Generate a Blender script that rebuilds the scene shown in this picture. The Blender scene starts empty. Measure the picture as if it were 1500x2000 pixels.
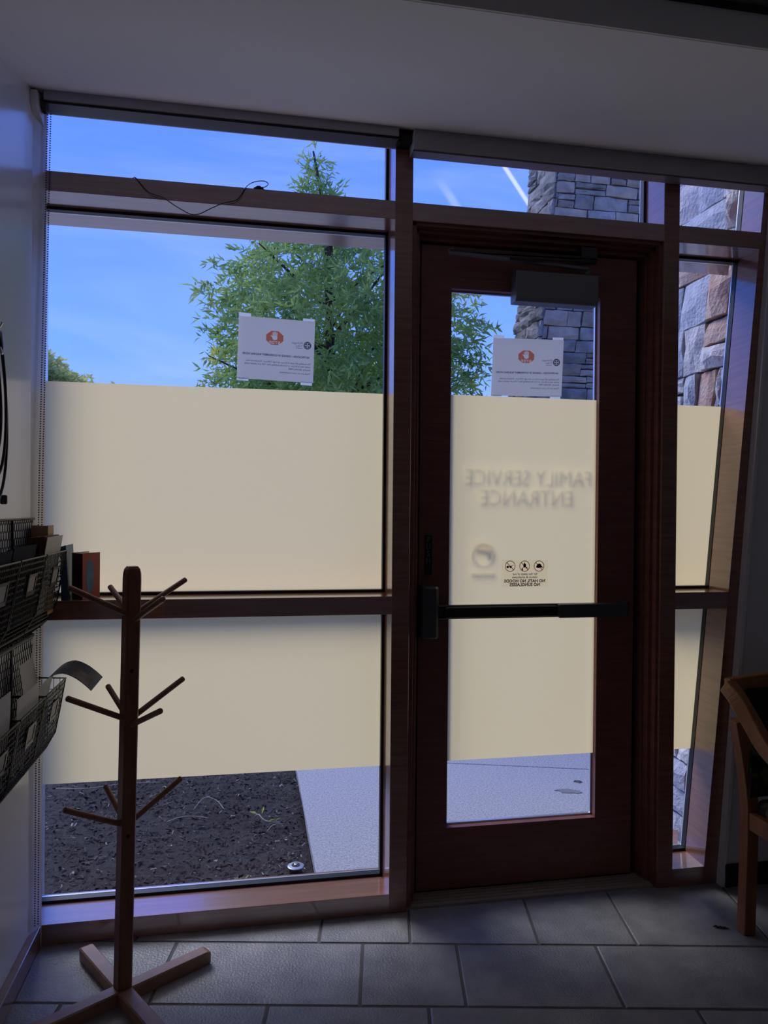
import bpy, bmesh, math, random
import numpy as np
from mathutils import Vector, Matrix

# ------------------------------------------------------------------ camera, sky, sun, exposure
SC = bpy.context.scene
COL = SC.collection
R = math.radians

cam_d = bpy.data.cameras.new('camera')
cam = bpy.data.objects.new('camera', cam_d)
COL.objects.link(cam)
cam_d.sensor_fit = 'VERTICAL'
cam_d.sensor_height = 36.0
cam_d.lens = 1433.86 / 2000 * 36.0
cam_d.clip_start = 0.02
cam_d.clip_end = 2000
yaw, pitch, roll = R(10.538), R(-0.3007), R(0.5247)
fw = Vector((math.sin(yaw) * math.cos(pitch), math.cos(yaw) * math.cos(pitch), math.sin(pitch)))
rt = Vector((math.cos(yaw), -math.sin(yaw), 0))
up = rt.cross(fw)
r2 = math.cos(roll) * rt + math.sin(roll) * up
u2 = -math.sin(roll) * rt + math.cos(roll) * up
M = Matrix((r2, u2, -fw)).transposed().to_4x4()
M.translation = Vector((0, -2.61, 1.473))
cam.matrix_world = M
SC.camera = cam

SC.view_settings.view_transform = 'Standard'
SC.view_settings.look = 'None'
SC.view_settings.gamma = 1.0
SC.view_settings.use_curve_mapping = False
SC.view_settings.exposure = 0.12
SC.cycles.use_denoising = True
SC.cycles.max_bounces = 10
SC.cycles.diffuse_bounces = 6
SC.cycles.transparent_max_bounces = 12
SC.cycles.sample_clamp_indirect = 6.0


def build_sky():
    w = bpy.data.worlds.new('sky')
    SC.world = w
    w.use_nodes = True
    nt = w.node_tree
    nt.nodes.clear()
    N, L = nt.nodes.new, nt.links.new
    out = N('ShaderNodeOutputWorld')
    bg = N('ShaderNodeBackground')
    L(bg.outputs[0], out.inputs[0])
    tc = N('ShaderNodeTexCoord')
    sep = N('ShaderNodeSeparateXYZ')
    L(tc.outputs['Generated'], sep.inputs[0])
    ramp = N('ShaderNodeValToRGB')
    mr = N('ShaderNodeMapRange')
    mr.inputs[1].default_value = -0.1
    mr.inputs[2].default_value = 0.9
    L(sep.outputs['Z'], mr.inputs[0])
    L(mr.outputs[0], ramp.inputs[0])
    cr = ramp.color_ramp
    cr.elements[0].position = 0.0
    cr.elements[0].color = (0.45, 0.55, 0.75, 1)
    cr.elements[1].position = 1.0
    cr.elements[1].color = (0.11, 0.26, 1.25, 1)
    for p, c in ((0.10, (0.42, 0.62, 1.65, 1)), (0.30, (0.24, 0.49, 1.70, 1)), (0.52, (0.155, 0.345, 1.65, 1))):
        e = cr.elements.new(p)
        e.color = c
    # thin high cloud: wisps, the same all over the sky
    mp = N('ShaderNodeMapping')
    mp.inputs['Rotation'].default_value = (0.3, 0.5, 0.6)
    mp.inputs['Scale'].default_value = (1.2, 2.2, 6.5)
    L(tc.outputs['Generated'], mp.inputs[0])
    nz = N('ShaderNodeTexNoise')
    nz.inputs['Scale'].default_value = 1.7
    nz.inputs['Detail'].default_value = 7
    nz.inputs['Roughness'].default_value = 0.55
    nz.inputs['Distortion'].default_value = 0.6
    L(mp.outputs[0], nz.inputs['Vector'])
    cl = N('ShaderNodeMapRange')
    cl.inputs[1].default_value = 0.46
    cl.inputs[2].default_value = 0.85
    cl.inputs[4].default_value = 0.45
    L(nz.outputs['Fac'], cl.inputs[0])
    mix = N('ShaderNodeMix')
    mix.data_type = 'RGBA'
    L(cl.outputs[0], mix.inputs[0])
    L(ramp.outputs[0], mix.inputs[6])
    mix.inputs[7].default_value = (0.60, 0.74, 1.45, 1)
    last = mix.outputs[2]

    # two contrails on the sky: narrow bands along great circles
    def trail(a, b, width, amount, lo, hi, last):
        a, b = Vector(a), Vector(b)
        n = a.cross(b).normalized()
        dot = N('ShaderNodeVectorMath')
        dot.operation = 'DOT_PRODUCT'
        L(tc.outputs['Generated'], dot.inputs[0])
        dot.inputs[1].default_value = n
        ab = N('ShaderNodeMath')
        ab.operation = 'ABSOLUTE'
        L(dot.outputs['Value'], ab.inputs[0])
        m1 = N('ShaderNodeMapRange')
        m1.inputs[1].default_value = width
        m1.inputs[2].default_value = width * 0.35
        m1.inputs[3].default_value = 0
        m1.inputs[4].default_value = amount
        L(ab.outputs[0], m1.inputs[0])
        m2 = N('ShaderNodeMapRange')
        m2.inputs[1].default_value = lo
        m2.inputs[2].default_value = lo + 0.02
        L(sep.outputs['Z'], m2.inputs[0])
        m3 = N('ShaderNodeMapRange')
        m3.inputs[1].default_value = hi
        m3.inputs[2].default_value = hi - 0.02
        L(sep.outputs['Z'], m3.inputs[0])
        m4 = N('ShaderNodeMapRange')
        m4.inputs[1].default_value = 0.1
        m4.inputs[2].default_value = 0.15
        L(sep.outputs['Y'], m4.inputs[0])
        f = m1.outputs[0]
        for o in (m2, m3, m4):
            mu = N('ShaderNodeMath')
            mu.operation = 'MULTIPLY'
            L(f, mu.inputs[0])
            L(o.outputs[0], mu.inputs[1])
            f = mu.outputs[0]
        mx = N('ShaderNodeMix')
        mx.data_type = 'RGBA'
        L(f, mx.inputs[0])
        L(last, mx.inputs[6])
        mx.inputs[7].default_value = (0.85, 0.92, 1.1, 1)
        return mx.outputs[2]

    last = trail((0.295, 0.854, 0.429), (0.334, 0.861, 0.383), 0.0034, 0.85, 0.25, 0.62, last)
    last = trail((0.239, 0.886, 0.397), (0.253, 0.889, 0.380), 0.0065, 0.28, 0.345, 0.41, last)
    L(last, bg.inputs[0])
    bg.inputs[1].default_value = 1.0


build_sky()

sun_d = bpy.data.lights.new('sun', 'SUN')
sun_d.energy = 2.3
sun_d.angle = R(32.0)       # sun spread wide by thin haze
sun_d.color = (1.0, 0.95, 0.88)
sun = bpy.data.objects.new('sun', sun_d)
COL.objects.link(sun)
sun_to = Vector((-0.36, 0.59, 0.72)).normalized()      # towards the sun: high in front on the left
sun.rotation_euler = sun_to.to_track_quat('Z', 'Y').to_euler()
sun.location = (-6, -1, 12)

random.seed(7)
rng = np.random.default_rng(11)

# ------------------------------------------------------------------ materials
_M = {}


def material(name, col, rough=0.5, col2=None, scale=8.0, stretch=(1, 1, 1), bump=0.0, bscale=60.0, metal=0.0,
             spec=0.5, vary=0.0, transl=0.0, detail=4.0, coat=0.0, cior=1.8, lo=0.35, hi=0.65):
    m = bpy.data.materials.new(name)
    m.use_nodes = True
    nt = m.node_tree
    N, L = nt.nodes.new, nt.links.new
    b = nt.nodes['Principled BSDF']
    out = nt.nodes['Material Output']
    b.inputs['Roughness'].default_value = rough
    b.inputs['Metallic'].default_value = metal
    b.inputs['Specular IOR Level'].default_value = spec
    b.inputs['Coat Weight'].default_value = coat
    b.inputs['Coat Roughness'].default_value = 0.12
    b.inputs['Coat IOR'].default_value = cior
    b.inputs['Base Color'].default_value = (*col, 1)
    src = None
    tc = N('ShaderNodeTexCoord')
    if col2 is not None:
        mp = N('ShaderNodeMapping')
        mp.inputs['Scale'].default_value = stretch
        L(tc.outputs['Object'], mp.inputs[0])
        nz = N('ShaderNodeTexNoise')
        nz.inputs['Scale'].default_value = scale
        nz.inputs['Detail'].default_value = detail
        L(mp.outputs[0], nz.inputs['Vector'])
        rp = N('ShaderNodeValToRGB')
        rp.color_ramp.elements[0].position = lo
        rp.color_ramp.elements[0].color = (*col, 1)
        rp.color_ramp.elements[1].position = hi
        rp.color_ramp.elements[1].color = (*col2, 1)
        L(nz.outputs['Fac'], rp.inputs[0])
        src = rp.outputs[0]
    if vary > 0:
        oi = N('ShaderNodeObjectInfo')
        hs = N('ShaderNodeHueSaturation')
        mr = N('ShaderNodeMapRange')
        mr.inputs[3].default_value = 1 - vary
        mr.inputs[4].default_value = 1 + vary
        L(oi.outputs['Random'], mr.inputs[0])
        L(mr.outputs[0], hs.inputs['Value'])
        if src is not None:
            L(src, hs.inputs['Color'])
        else:
            hs.inputs['Color'].default_value = (*col, 1)
        src = hs.outputs[0]
    if src is not None:
        L(src, b.inputs['Base Color'])
    if bump > 0:
        n2 = N('ShaderNodeTexNoise')
        n2.inputs['Scale'].default_value = bscale
        n2.inputs['Detail'].default_value = 5
        L(tc.outputs['Object'], n2.inputs['Vector'])
        bp = N('ShaderNodeBump')
        bp.inputs['Strength'].default_value = bump
        bp.inputs['Distance'].default_value = 0.01
        L(n2.outputs['Fac'], bp.inputs['Height'])
        L(bp.outputs[0], b.inputs['Normal'])
    if transl > 0:
        t = N('ShaderNodeBsdfTranslucent')
        if src is not None:
            L(src, t.inputs['Color'])
        else:
            t.inputs['Color'].default_value = (*col, 1)
        mx = N('ShaderNodeMixShader')
        mx.inputs[0].default_value = transl
        L(b.outputs[0], mx.inputs[1])
        L(t.outputs[0], mx.inputs[2])
        L(mx.outputs[0], out.inputs[0])
    _M[name] = m
    return m


def glass_material(name, tint=(0.93, 0.95, 0.95), refl=0.05):
    m = bpy.data.materials.new(name)
    m.use_nodes = True
    nt = m.node_tree
    nt.nodes.clear()
    N, L = nt.nodes.new, nt.links.new
    out = N('ShaderNodeOutputMaterial')
    tr = N('ShaderNodeBsdfTransparent')
    tr.inputs[0].default_value = (*tint, 1)
    gl = N('ShaderNodeBsdfGlossy')
    gl.inputs['Roughness'].default_value = 0.0
    lw = N('ShaderNodeLayerWeight')          # Schlick reflectance, the same from both sides of the thin pane
    lw.inputs['Blend'].default_value = 0.5
    pw = N('ShaderNodeMath')
    pw.operation = 'POWER'
    pw.inputs[1].default_value = 5.0
    L(lw.outputs['Facing'], pw.inputs[0])
    ma = N('ShaderNodeMath')
    ma.operation = 'MULTIPLY_ADD'
    ma.inputs[1].default_value = 0.9
    ma.inputs[2].default_value = refl * 0.6
    L(pw.outputs[0], ma.inputs[0])
    mx = N('ShaderNodeMixShader')
    L(ma.outputs[0], mx.inputs[0])
    L(tr.outputs[0], mx.inputs[1])
    L(gl.outputs[0], mx.inputs[2])
    L(mx.outputs[0], out.inputs[0])
    return m


def film_material():
    m = bpy.data.materials.new('frosted_film')
    m.use_nodes = True
    nt = m.node_tree
    nt.nodes.clear()
    N, L = nt.nodes.new, nt.links.new
    out = N('ShaderNodeOutputMaterial')
    tr = N('ShaderNodeBsdfTranslucent')
    tr.inputs[0].default_value = (0.99, 0.80, 0.41, 1)
    df = N('ShaderNodeBsdfDiffuse')
    df.inputs[0].default_value = (0.75, 0.72, 0.62, 1)
    mx = N('ShaderNodeMixShader')
    mx.inputs[0].default_value = 0.12
    L(tr.outputs[0], mx.inputs[1])
    L(df.outputs[0], mx.inputs[2])
    L(mx.outputs[0], out.inputs[0])
    return m


WALL = material('wall_paint', (0.85, 0.85, 0.85), 0.22, bump=0.008, bscale=220, spec=0.8)
CEIL = material('ceiling_paint', (0.86, 0.85, 0.86), 0.8, bump=0.04, bscale=200)
WOOD = material('stained_cherry', (0.25, 0.102, 0.066), 0.33, (0.33, 0.145, 0.096), 5, (1, 1, 14), 0.03, 90, coat=0.8)
WOODH = material('stained_cherry_rail', (0.30, 0.125, 0.080), 0.33, (0.38, 0.170, 0.112), 5, (0.8, 9, 14), 0.03, 90, coat=1.0, cior=2.5)
BOUNCE = material('bounce_orange', (0.80, 0.36, 0.14), 0.6, (0.88, 0.46, 0.20), 5, (0.8, 9, 14))  # orange for the added ledge, chosen for its warm bounce
DOORW = material('dark_cherry_door', (0.21, 0.075, 0.060), 0.45, (0.27, 0.10, 0.080), 5, (1, 1, 12), 0.03, 90)
GASK = material('black_gasket', (0.008, 0.008, 0.01), 0.45)
ALU = material('aluminium', (0.72, 0.74, 0.78), 0.3, metal=0.8)
DARKM = material('dark_bronze_metal', (0.055, 0.05, 0.055), 0.42, metal=0.5, bump=0.02, bscale=400)
GREYM = material('grey_painted_metal', (0.21, 0.21, 0.235), 0.4, metal=0.2)
HARDW = material('exit_hardware', (0.085, 0.08, 0.09), 0.4, metal=0.2)
SHADEM = material('shade_cassette_grey', (0.46, 0.44, 0.47), 0.5)
WPLAS = material('white_plastic', (0.75, 0.75, 0.74), 0.35)
BWIRE = material('black_wire', (0.009, 0.009, 0.010), 0.4, metal=0.3)
BBEAD = material('dark_bead', (0.05, 0.05, 0.055), 0.35)
GLASS = glass_material('window_glass')
FILM = film_material()
TAPE = material('clear_tape', (0.75, 0.8, 0.85), 0.25, transl=0.7)
PAPER = material('notice_paper', (0.74, 0.73, 0.72), 0.7, transl=0.5, bump=0.02, bscale=40)
BLACK = material('black_print', (0.012, 0.012, 0.014), 0.6)
RED = material('red_print', (0.55, 0.03, 0.035), 0.6, transl=0.3)


def ink_material(name, col):
    m = bpy.data.materials.new(name)
    m.use_nodes = True
    nt = m.node_tree
    nt.nodes.clear()
    out = nt.nodes.new('ShaderNodeOutputMaterial')
    tr = nt.nodes.new('ShaderNodeBsdfTransparent')
    tr.inputs[0].default_value = (*col, 1)
    nt.links.new(tr.outputs[0], out.inputs[0])
    return m


INKR = ink_material('orange_red_ink', (0.80, 0.26, 0.16))
INKB = ink_material('dark_blue_ink', (0.08, 0.09, 0.15))
INKG = ink_material('grey_ink', (0.22, 0.23, 0.30))
LETT = material('grey_vinyl_letter', (0.88, 0.86, 0.82), 0.6, transl=0.95)
BROWNV = material('brown_vinyl', (0.42, 0.25, 0.15), 0.6, transl=0.5)
TILE = material('slate_tile', (0.26, 0.26, 0.285), 0.36, (0.36, 0.355, 0.37), 9, (1, 1, 1), 0.35, 130, vary=0.13, spec=0.5)
GROUT = material('dark_grout', (0.12, 0.118, 0.12), 0.8, bump=0.1, bscale=300)
RACKW = material('pine_post', (0.20, 0.080, 0.042), 0.42, (0.27, 0.115, 0.060), 5, (10, 10, 1), 0.02, 90)
RACKL = material('pine_leg', (0.34, 0.19, 0.125), 0.42, (0.42, 0.25, 0.17), 6, (3, 3, 6), 0.02, 90)
PEGW = material('dowel_wood', (0.25, 0.11, 0.062), 0.45, (0.31, 0.145, 0.085), 7, (4, 4, 4))
HOLE = material('hole_dark', (0.012, 0.006, 0.004), 0.9)  # near-black, stands for the shade inside a hole
CHAIRW = material('oak_chair', (0.30, 0.115, 0.045), 0.38, (0.38, 0.16, 0.065), 6, (4, 4, 1.2), 0.02, 90)
CUSH = material('patterned_upholstery', (0.012, 0.012, 0.014), 0.85, (0.10, 0.10, 0.035), 13, (1, 1, 1), 0.05, 300, lo=0.52, hi=0.56)
CONC = material('concrete_walk', (0.33, 0.33, 0.34), 0.85, (0.52, 0.515, 0.51), 110, (1, 1, 1), 0.35, 200, detail=6, lo=0.38, hi=0.6)
MULCH = material('mulch_soil', (0.020, 0.016, 0.014), 0.95, (0.045, 0.036, 0.030), 35, (1, 1, 1), 0.6, 120)
CHIP = material('mulch_chip', (0.032, 0.026, 0.024), 0.9, (0.17, 0.14, 0.125), 16, (1, 1, 1), lo=0.45, hi=0.78)
STRAW = material('pale_straw', (0.42, 0.38, 0.30), 0.8)
LAWN = material('dry_lawn', (0.46, 0.42, 0.33), 0.95, (0.54, 0.49, 0.40), 3)
STONE = material('granite_near', (0.60, 0.58, 0.57), 0.85, (0.82, 0.78, 0.74), 14, (1, 1, 1), 0.9, 55, vary=0.22, detail=8)
STONEB = material('blue_granite', (0.48, 0.51, 0.58), 0.85, (0.64, 0.66, 0.72), 14, (1, 1, 1), 0.9, 55, vary=0.15, detail=8)
STONER = material('rust_granite', (0.55, 0.34, 0.25), 0.85, (0.66, 0.50, 0.40), 12, (1, 1, 1), 0.9, 55, vary=0.15, detail=8)
STONET = material('tan_granite', (0.62, 0.55, 0.46), 0.85, (0.74, 0.68, 0.58), 12, (1, 1, 1), 0.9, 55, vary=0.15, detail=8)
FSTONE = material('granite_far', (0.19, 0.165, 0.14), 0.9, (0.34, 0.30, 0.25), 7, (1, 1, 1), 0.9, 30, vary=0.3, detail=8)
FSTONEB = material('brown_granite_far', (0.26, 0.195, 0.145), 0.9, (0.38, 0.30, 0.22), 7, (1, 1, 1), 0.9, 30, vary=0.3, detail=8)
MORT = material('dark_mortar', (0.05, 0.047, 0.045), 0.95)  # dark mortar colour of the pier cores
EXTW = material('outside_render', (0.30, 0.28, 0.26), 0.9, bump=0.2, bscale=40)
BARK = material('tree_bark', (0.035, 0.028, 0.022), 0.95, (0.07, 0.055, 0.045), 20, (4, 4, 1), 0.8, 40)
LEAF = material('willow_leaf', (0.24, 0.40, 0.11), 0.5, (0.46, 0.60, 0.17), 1.6, transl=0.5, lo=0.36, hi=0.62)
LEAFY = material('yellow_green_leaf', (0.45, 0.55, 0.10), 0.5, (0.75, 0.76, 0.18), 3.0, transl=0.55)
LEAFF = material('distant_leaf', (0.42, 0.52, 0.17), 0.5, (0.72, 0.68, 0.24), 1.2, transl=0.5)
CORD = material('black_cord', (0.012, 0.012, 0.014), 0.35)
REDBK = material('red_book_cover', (0.42, 0.045, 0.035), 0.45, bump=0.02)
MARBK = material('maroon_spine', (0.10, 0.012, 0.018), 0.5)
BLUEBK = material('blue_cover', (0.02, 0.09, 0.20), 0.45)
BLUEP = material('blue_picture', (0.08, 0.28, 0.45), 0.5, (0.05, 0.16, 0.28), 20)
PAGES = material('book_pages', (0.66, 0.58, 0.45), 0.8, (0.55, 0.46, 0.34), 40, (60, 60, 1))
TANBK = material('tan_cover', (0.42, 0.25, 0.13), 0.6)
WPAPER = material('white_paper', (0.70, 0.69, 0.68), 0.7, transl=0.2)
DFOLD = material('dark_folder', (0.018, 0.019, 0.028), 0.9, spec=0.2)
BROCH = material('brochure_print', (0.10, 0.14, 0.17), 0.35, (0.20, 0.24, 0.26), 9, (1, 1, 1), transl=0.15)
BROCHP = material('brochure_picture', (0.10, 0.075, 0.05), 0.4, (0.30, 0.28, 0.25), 24, (1, 1, 1))
TAG = material('label_card', (0.34, 0.33, 0.33), 0.6)
RUBBER = material('black_rubber_base', (0.015, 0.014, 0.016), 0.6)
THRES = material('threshold_metal', (0.42, 0.36, 0.31), 0.5, metal=0.2)
STAIN = material('grey_stain', (0.24, 0.235, 0.23), 0.9)
SIGNP = material('sign_black', (0.006, 0.006, 0.008), 0.45)
SIGNL = material('sign_grey_letter', (0.16, 0.155, 0.165), 0.5)
SIGND = material('sign_worn_letter', (0.05, 0.052, 0.06), 0.5)


# ------------------------------------------------------------------ mesh helpers
class MB:
    def __init__(s):
        s.v, s.f = [], []

    def add(s, vs, fs):
        o = len(s.v)
        s.v += [tuple(p) for p in vs]
        s.f += [tuple(i + o for i in f) for f in fs]
        return s

    def hexa(s, p):      # p: 4 bottom (ccw), 4 top
        return s.add(p, [(3, 2, 1, 0), (4, 5, 6, 7), (0, 1, 5, 4), (1, 2, 6, 5), (2, 3, 7, 6), (3, 0, 4, 7)])

    def box(s, x0, x1, y0, y1, z0, z1):
        return s.hexa([(x0, y0, z0), (x1, y0, z0), (x1, y1, z0), (x0, y1, z0),
                       (x0, y0, z1), (x1, y0, z1), (x1, y1, z1), (x0, y1, z1)])

    def obox(s, c, ax, ay, az, hx, hy, hz):
        c, ax, ay, az = Vector(c), Vector(ax) * hx, Vector(ay) * hy, Vector(az) * hz
        return s.hexa([c - ax - ay - az, c + ax - ay - az, c + ax + ay - az, c - ax + ay - az,
                       c - ax - ay + az, c + ax - ay + az, c + ax + ay + az, c - ax + ay + az])

    def prism(s, a, b):  # two matching rings, a then b
        n = len(a)
        return s.add(list(a) + list(b), [tuple(range(n))[::-1], tuple(range(n, 2 * n))] +
                     [(i, (i + 1) % n, n + (i + 1) % n, n + i) for i in range(n)])

    def tube(s, pts, r, n=8, cap=True):
        pts = [Vector(p) for p in pts]
        rs = r if isinstance(r, (list, tuple)) else [r] * len(pts)
        ring = []
        prev = None
        for i, p in enumerate(pts):
            t = (pts[min(i + 1, len(pts) - 1)] - pts[max(i - 1, 0)]).normalized()
            if prev is None:
                a = Vector((0, 0, 1)) if abs(t.z) < 0.9 else Vector((1, 0, 0))
                x = t.cross(a).normalized()
            else:
                x = (prev - t * prev.dot(t)).normalized()
            prev = x
            y = t.cross(x)
            ring.append([p + (x * math.cos(k * 2 * math.pi / n) + y * math.sin(k * 2 * math.pi / n)) * rs[i] for k in range(n)])
        o = len(s.v)
        for g in ring:
            s.v += [tuple(q) for q in g]
        for i in range(len(pts) - 1):
            for k in range(n):
                k2 = (k + 1) % n
                s.f.append((o + i * n + k, o + i * n + k2, o + (i + 1) * n + k2, o + (i + 1) * n + k))
        if cap:
            s.f.append(tuple(o + k for k in range(n))[::-1])
            s.f.append(tuple(o + (len(pts) - 1) * n + k for k in range(n)))
        return s

    def wire(s, a, b, r):
        return s.tube([a, b], r, 3, False)

    def sweep(s, pts, sect, ups):   # rectangular/any section, given the up vector per point
        pts = [Vector(p) for p in pts]
        n = len(sect)
        o = len(s.v)
        for i, p in enumerate(pts):
            t = (pts[min(i + 1, len(pts) - 1)] - pts[max(i - 1, 0)]).normalized()
            u = Vector(ups[i] if isinstance(ups, list) else ups)
            x = t.cross(u).normalized()
            y = x.cross(t).normalized()
            for (a, b) in sect:
                s.v.append(tuple(p + x * a + y * b))
        for i in range(len(pts) - 1):
            for k in range(n):
                k2 = (k + 1) % n
                s.f.append((o + i * n + k, o + i * n + k2, o + (i + 1) * n + k2, o + (i + 1) * n + k))
        s.f.append(tuple(o + k for k in range(n))[::-1])
        s.f.append(tuple(o + (len(pts) - 1) * n + k for k in range(n)))
        return s

    def lathe(s, prof, c, n=24):
        o = len(s.v)
        for (r, z) in prof:
            for k in range(n):
                a = 2 * math.pi * k / n
                s.v.append((c[0] + r * math.cos(a), c[1] + r * math.sin(a), c[2] + z))
        for i in range(len(prof) - 1):
            for k in range(n):
                k2 = (k + 1) % n
                s.f.append((o + i * n + k, o + i * n + k2, o + (i + 1) * n + k2, o + (i + 1) * n + k))
        s.f.append(tuple(o + k for k in range(n))[::-1])
        s.f.append(tuple(o + (len(prof) - 1) * n + k for k in range(n)))
        return s

    def poly_slab(s, poly, thick):      # poly: 3D ring, extruded along vector thick
        t = Vector(thick)
        return s.prism([Vector(p) for p in poly], [Vector(p) + t for p in poly])

    def leafsheet(s, grid):             # single-layer film or paper
        gi, gj = len(grid), len(grid[0])
        o = len(s.v)
        for row in grid:
            s.v += [tuple(p) for p in row]
        for i in range(gi - 1):
            for j in range(gj - 1):
                s.f.append((o + i * gj + j, o + i * gj + j + 1, o + (i + 1) * gj + j + 1, o + (i + 1) * gj + j))
        return s

    def sheet(s, grid, thick):          # grid[i][j] -> point, closed thin sheet
        gi, gj = len(grid), len(grid[0])
        t = Vector(thick)
        o = len(s.v)
        for k in (0, 1):
            for i in range(gi):
                for j in range(gj):
                    s.v.append(tuple(Vector(grid[i][j]) + t * k))
        idx = lambda k, i, j: o + k * gi * gj + i * gj + j
        for i in range(gi - 1):
            for j in range(gj - 1):
                s.f.append((idx(0, i, j), idx(0, i, j + 1), idx(0, i + 1, j + 1), idx(0, i + 1, j)))
                s.f.append((idx(1, i, j), idx(1, i + 1, j), idx(1, i + 1, j + 1), idx(1, i, j + 1)))
        for i in range(gi - 1):
            s.f.append((idx(0, i, 0), idx(0, i + 1, 0), idx(1, i + 1, 0), idx(1, i, 0)))
            s.f.append((idx(0, i + 1, gj - 1), idx(0, i, gj - 1), idx(1, i, gj - 1), idx(1, i + 1, gj - 1)))
        for j in range(gj - 1):
            s.f.append((idx(0, 0, j + 1), idx(0, 0, j), idx(1, 0, j), idx(1, 0, j + 1)))
            s.f.append((idx(0, gi - 1, j), idx(0, gi - 1, j + 1), idx(1, gi - 1, j + 1), idx(1, gi - 1, j)))
        return s


def origin_of(o):
    p = Vector((0, 0, 0))
    while o is not None:
        p += o.location
        o = o.parent
    return p


def build(name, mb, mat, parent=None, smooth=False, bevel=0.0, kind=None, label=None):
    me = bpy.data.meshes.new(name)
    off = origin_of(parent)
    me.from_pydata([(v[0] - off.x, v[1] - off.y, v[2] - off.z) for v in mb.v], [], mb.f)
    bm = bmesh.new()
    bm.from_mesh(me)
    if bevel > 0:
        bmesh.ops.remove_doubles(bm, verts=bm.verts, dist=1e-5)
        bmesh.ops.bevel(bm, geom=list(bm.edges), offset=bevel, segments=1, affect='EDGES', clamp_overlap=True)
    bmesh.ops.recalc_face_normals(bm, faces=bm.faces)
    bm.to_mesh(me)
    bm.free()
    me.materials.append(mat)
    if smooth:
        me.polygons.foreach_set('use_smooth', [True] * len(me.polygons))
    o = bpy.data.objects.new(name, me)
    COL.objects.link(o)
    if parent is not None:
        o.parent = parent
    if kind:
        o['kind'] = kind
    if label:
        o['label'] = label
    return o


def tag(o, label, cat, group=None):
    o['label'] = label
    o['category'] = cat
    if group:
        o['group'] = group
    return o


def thing(name, loc, label, cat, group=None):
    o = bpy.data.objects.new(name, None)
    o.location = loc
    o.empty_display_size = 0.05
    COL.objects.link(o)
    return tag(o, label, cat, group)


def struct_root(name, loc, label=None):
    o = bpy.data.objects.new(name, None)
    o.location = loc
    o.empty_display_size = 0.05
    COL.objects.link(o)
    o['kind'] = 'structure'
    if label:
        o['label'] = label
    return o


def text_mb(body, size, fn, align='LEFT', bold=0.0, spacing=1.0, thick=0.0):
    """flat lettering: fn maps text (x, y) to a world point"""
    cu = bpy.data.curves.new('t', 'FONT')
    cu.body = body
    cu.size = size
    cu.align_x = align
    cu.offset = bold
    cu.space_character = spacing
    cu.resolution_u = 2
    ob = bpy.data.objects.new('t', cu)
    COL.objects.link(ob)
    dg = bpy.context.evaluated_depsgraph_get()
    me = bpy.data.meshes.new_from_object(ob.evaluated_get(dg))
    mb = MB()
    mb.v = [tuple(fn(v.co.x, v.co.y)) for v in me.vertices]
    mb.f = [tuple(p.vertices) for p in me.polygons]
    bpy.data.objects.remove(ob)
    bpy.data.curves.remove(cu)
    bpy.data.meshes.remove(me)
    return mb


def cut_out(outer, cutters, fn):
    """a flat 2D ring with shapes punched out of it, as a single layer mapped by fn"""
    def slab(polys, h):
        mb = MB()
        for pl in polys:
            mb.prism([(p[0], p[1], -h) for p in pl], [(p[0], p[1], h) for p in pl])
        return mb
    objs = []
    for k, mb in enumerate([slab([outer], .5)] + cutters):
        me = bpy.data.meshes.new('c')
        me.from_pydata([(v[0] * 100, v[1] * 100, v[2]) for v in mb.v], [], mb.f)
        bm = bmesh.new()
        bm.from_mesh(me)
        bmesh.ops.recalc_face_normals(bm, faces=bm.faces)
        bm.to_mesh(me)
        bm.free()
        o = bpy.data.objects.new('c', me)
        COL.objects.link(o)
        objs.append(o)
    for o in objs[1:]:
        md = objs[0].modifiers.new('b', 'BOOLEAN')
        md.operation = 'DIFFERENCE'
        md.solver = 'EXACT'
        md.use_self = True
        md.object = o
    dg = bpy.context.evaluated_depsgraph_get()
    me = bpy.data.meshes.new_from_object(objs[0].evaluated_get(dg))
    mb = MB()
    mb.v = [tuple(fn(v.co.x / 100, v.co.y / 100)) for v in me.vertices]
    mb.f = [tuple(p.vertices) for p in me.polygons if p.normal.z > .5]
    for o in objs:
        bpy.data.objects.remove(o)
    used = sorted({i for f in mb.f for i in f})
    mp = {q: k for k, q in enumerate(used)}
    mb.v = [mb.v[q] for q in used]
    mb.f = [tuple(mp[i] for i in f) for f in mb.f]
    return mb


def prism2(pl, h=1.0):
    return MB().prism([(p[0], p[1], -h) for p in pl], [(p[0], p[1], h) for p in pl])


def ring2(cx, cy, r, r0, n):
    mb = MB()
    a = [(cx + r * math.cos(2 * math.pi * k / n), cy + r * math.sin(2 * math.pi * k / n)) for k in range(n)]
    b = [(cx + r0 * math.cos(2 * math.pi * k / n), cy + r0 * math.sin(2 * math.pi * k / n)) for k in range(n)]
    o = 0
    mb.v = [(p[0], p[1], h) for h in (-1, 1) for ring in (a, b) for p in ring]
    for k in range(n):
        q = (k + 1) % n
        mb.f += [(k, q, n + q, n + k), (2 * n + k, 3 * n + k, 3 * n + q, 2 * n + q), (k, 2 * n + k, 2 * n + q, q), (n + k, n + q, 3 * n + q, 3 * n + k)]
    return mb


def disc(mb, fn, cx, cy, r, n=24, r0=0.0):
    if r0 <= 0:
        mb.add([fn(cx + r * math.cos(2 * math.pi * k / n), cy + r * math.sin(2 * math.pi * k / n)) for k in range(n)], [tuple(range(n))])
    else:
        a = [fn(cx + r * math.cos(2 * math.pi * k / n), cy + r * math.sin(2 * math.pi * k / n)) for k in range(n)]
        b = [fn(cx + r0 * math.cos(2 * math.pi * k / n), cy + r0 * math.sin(2 * math.pi * k / n)) for k in range(n)]
        mb.add(a + b, [(k, (k + 1) % n, n + (k + 1) % n, n + k) for k in range(n)])
    return mb


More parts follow.
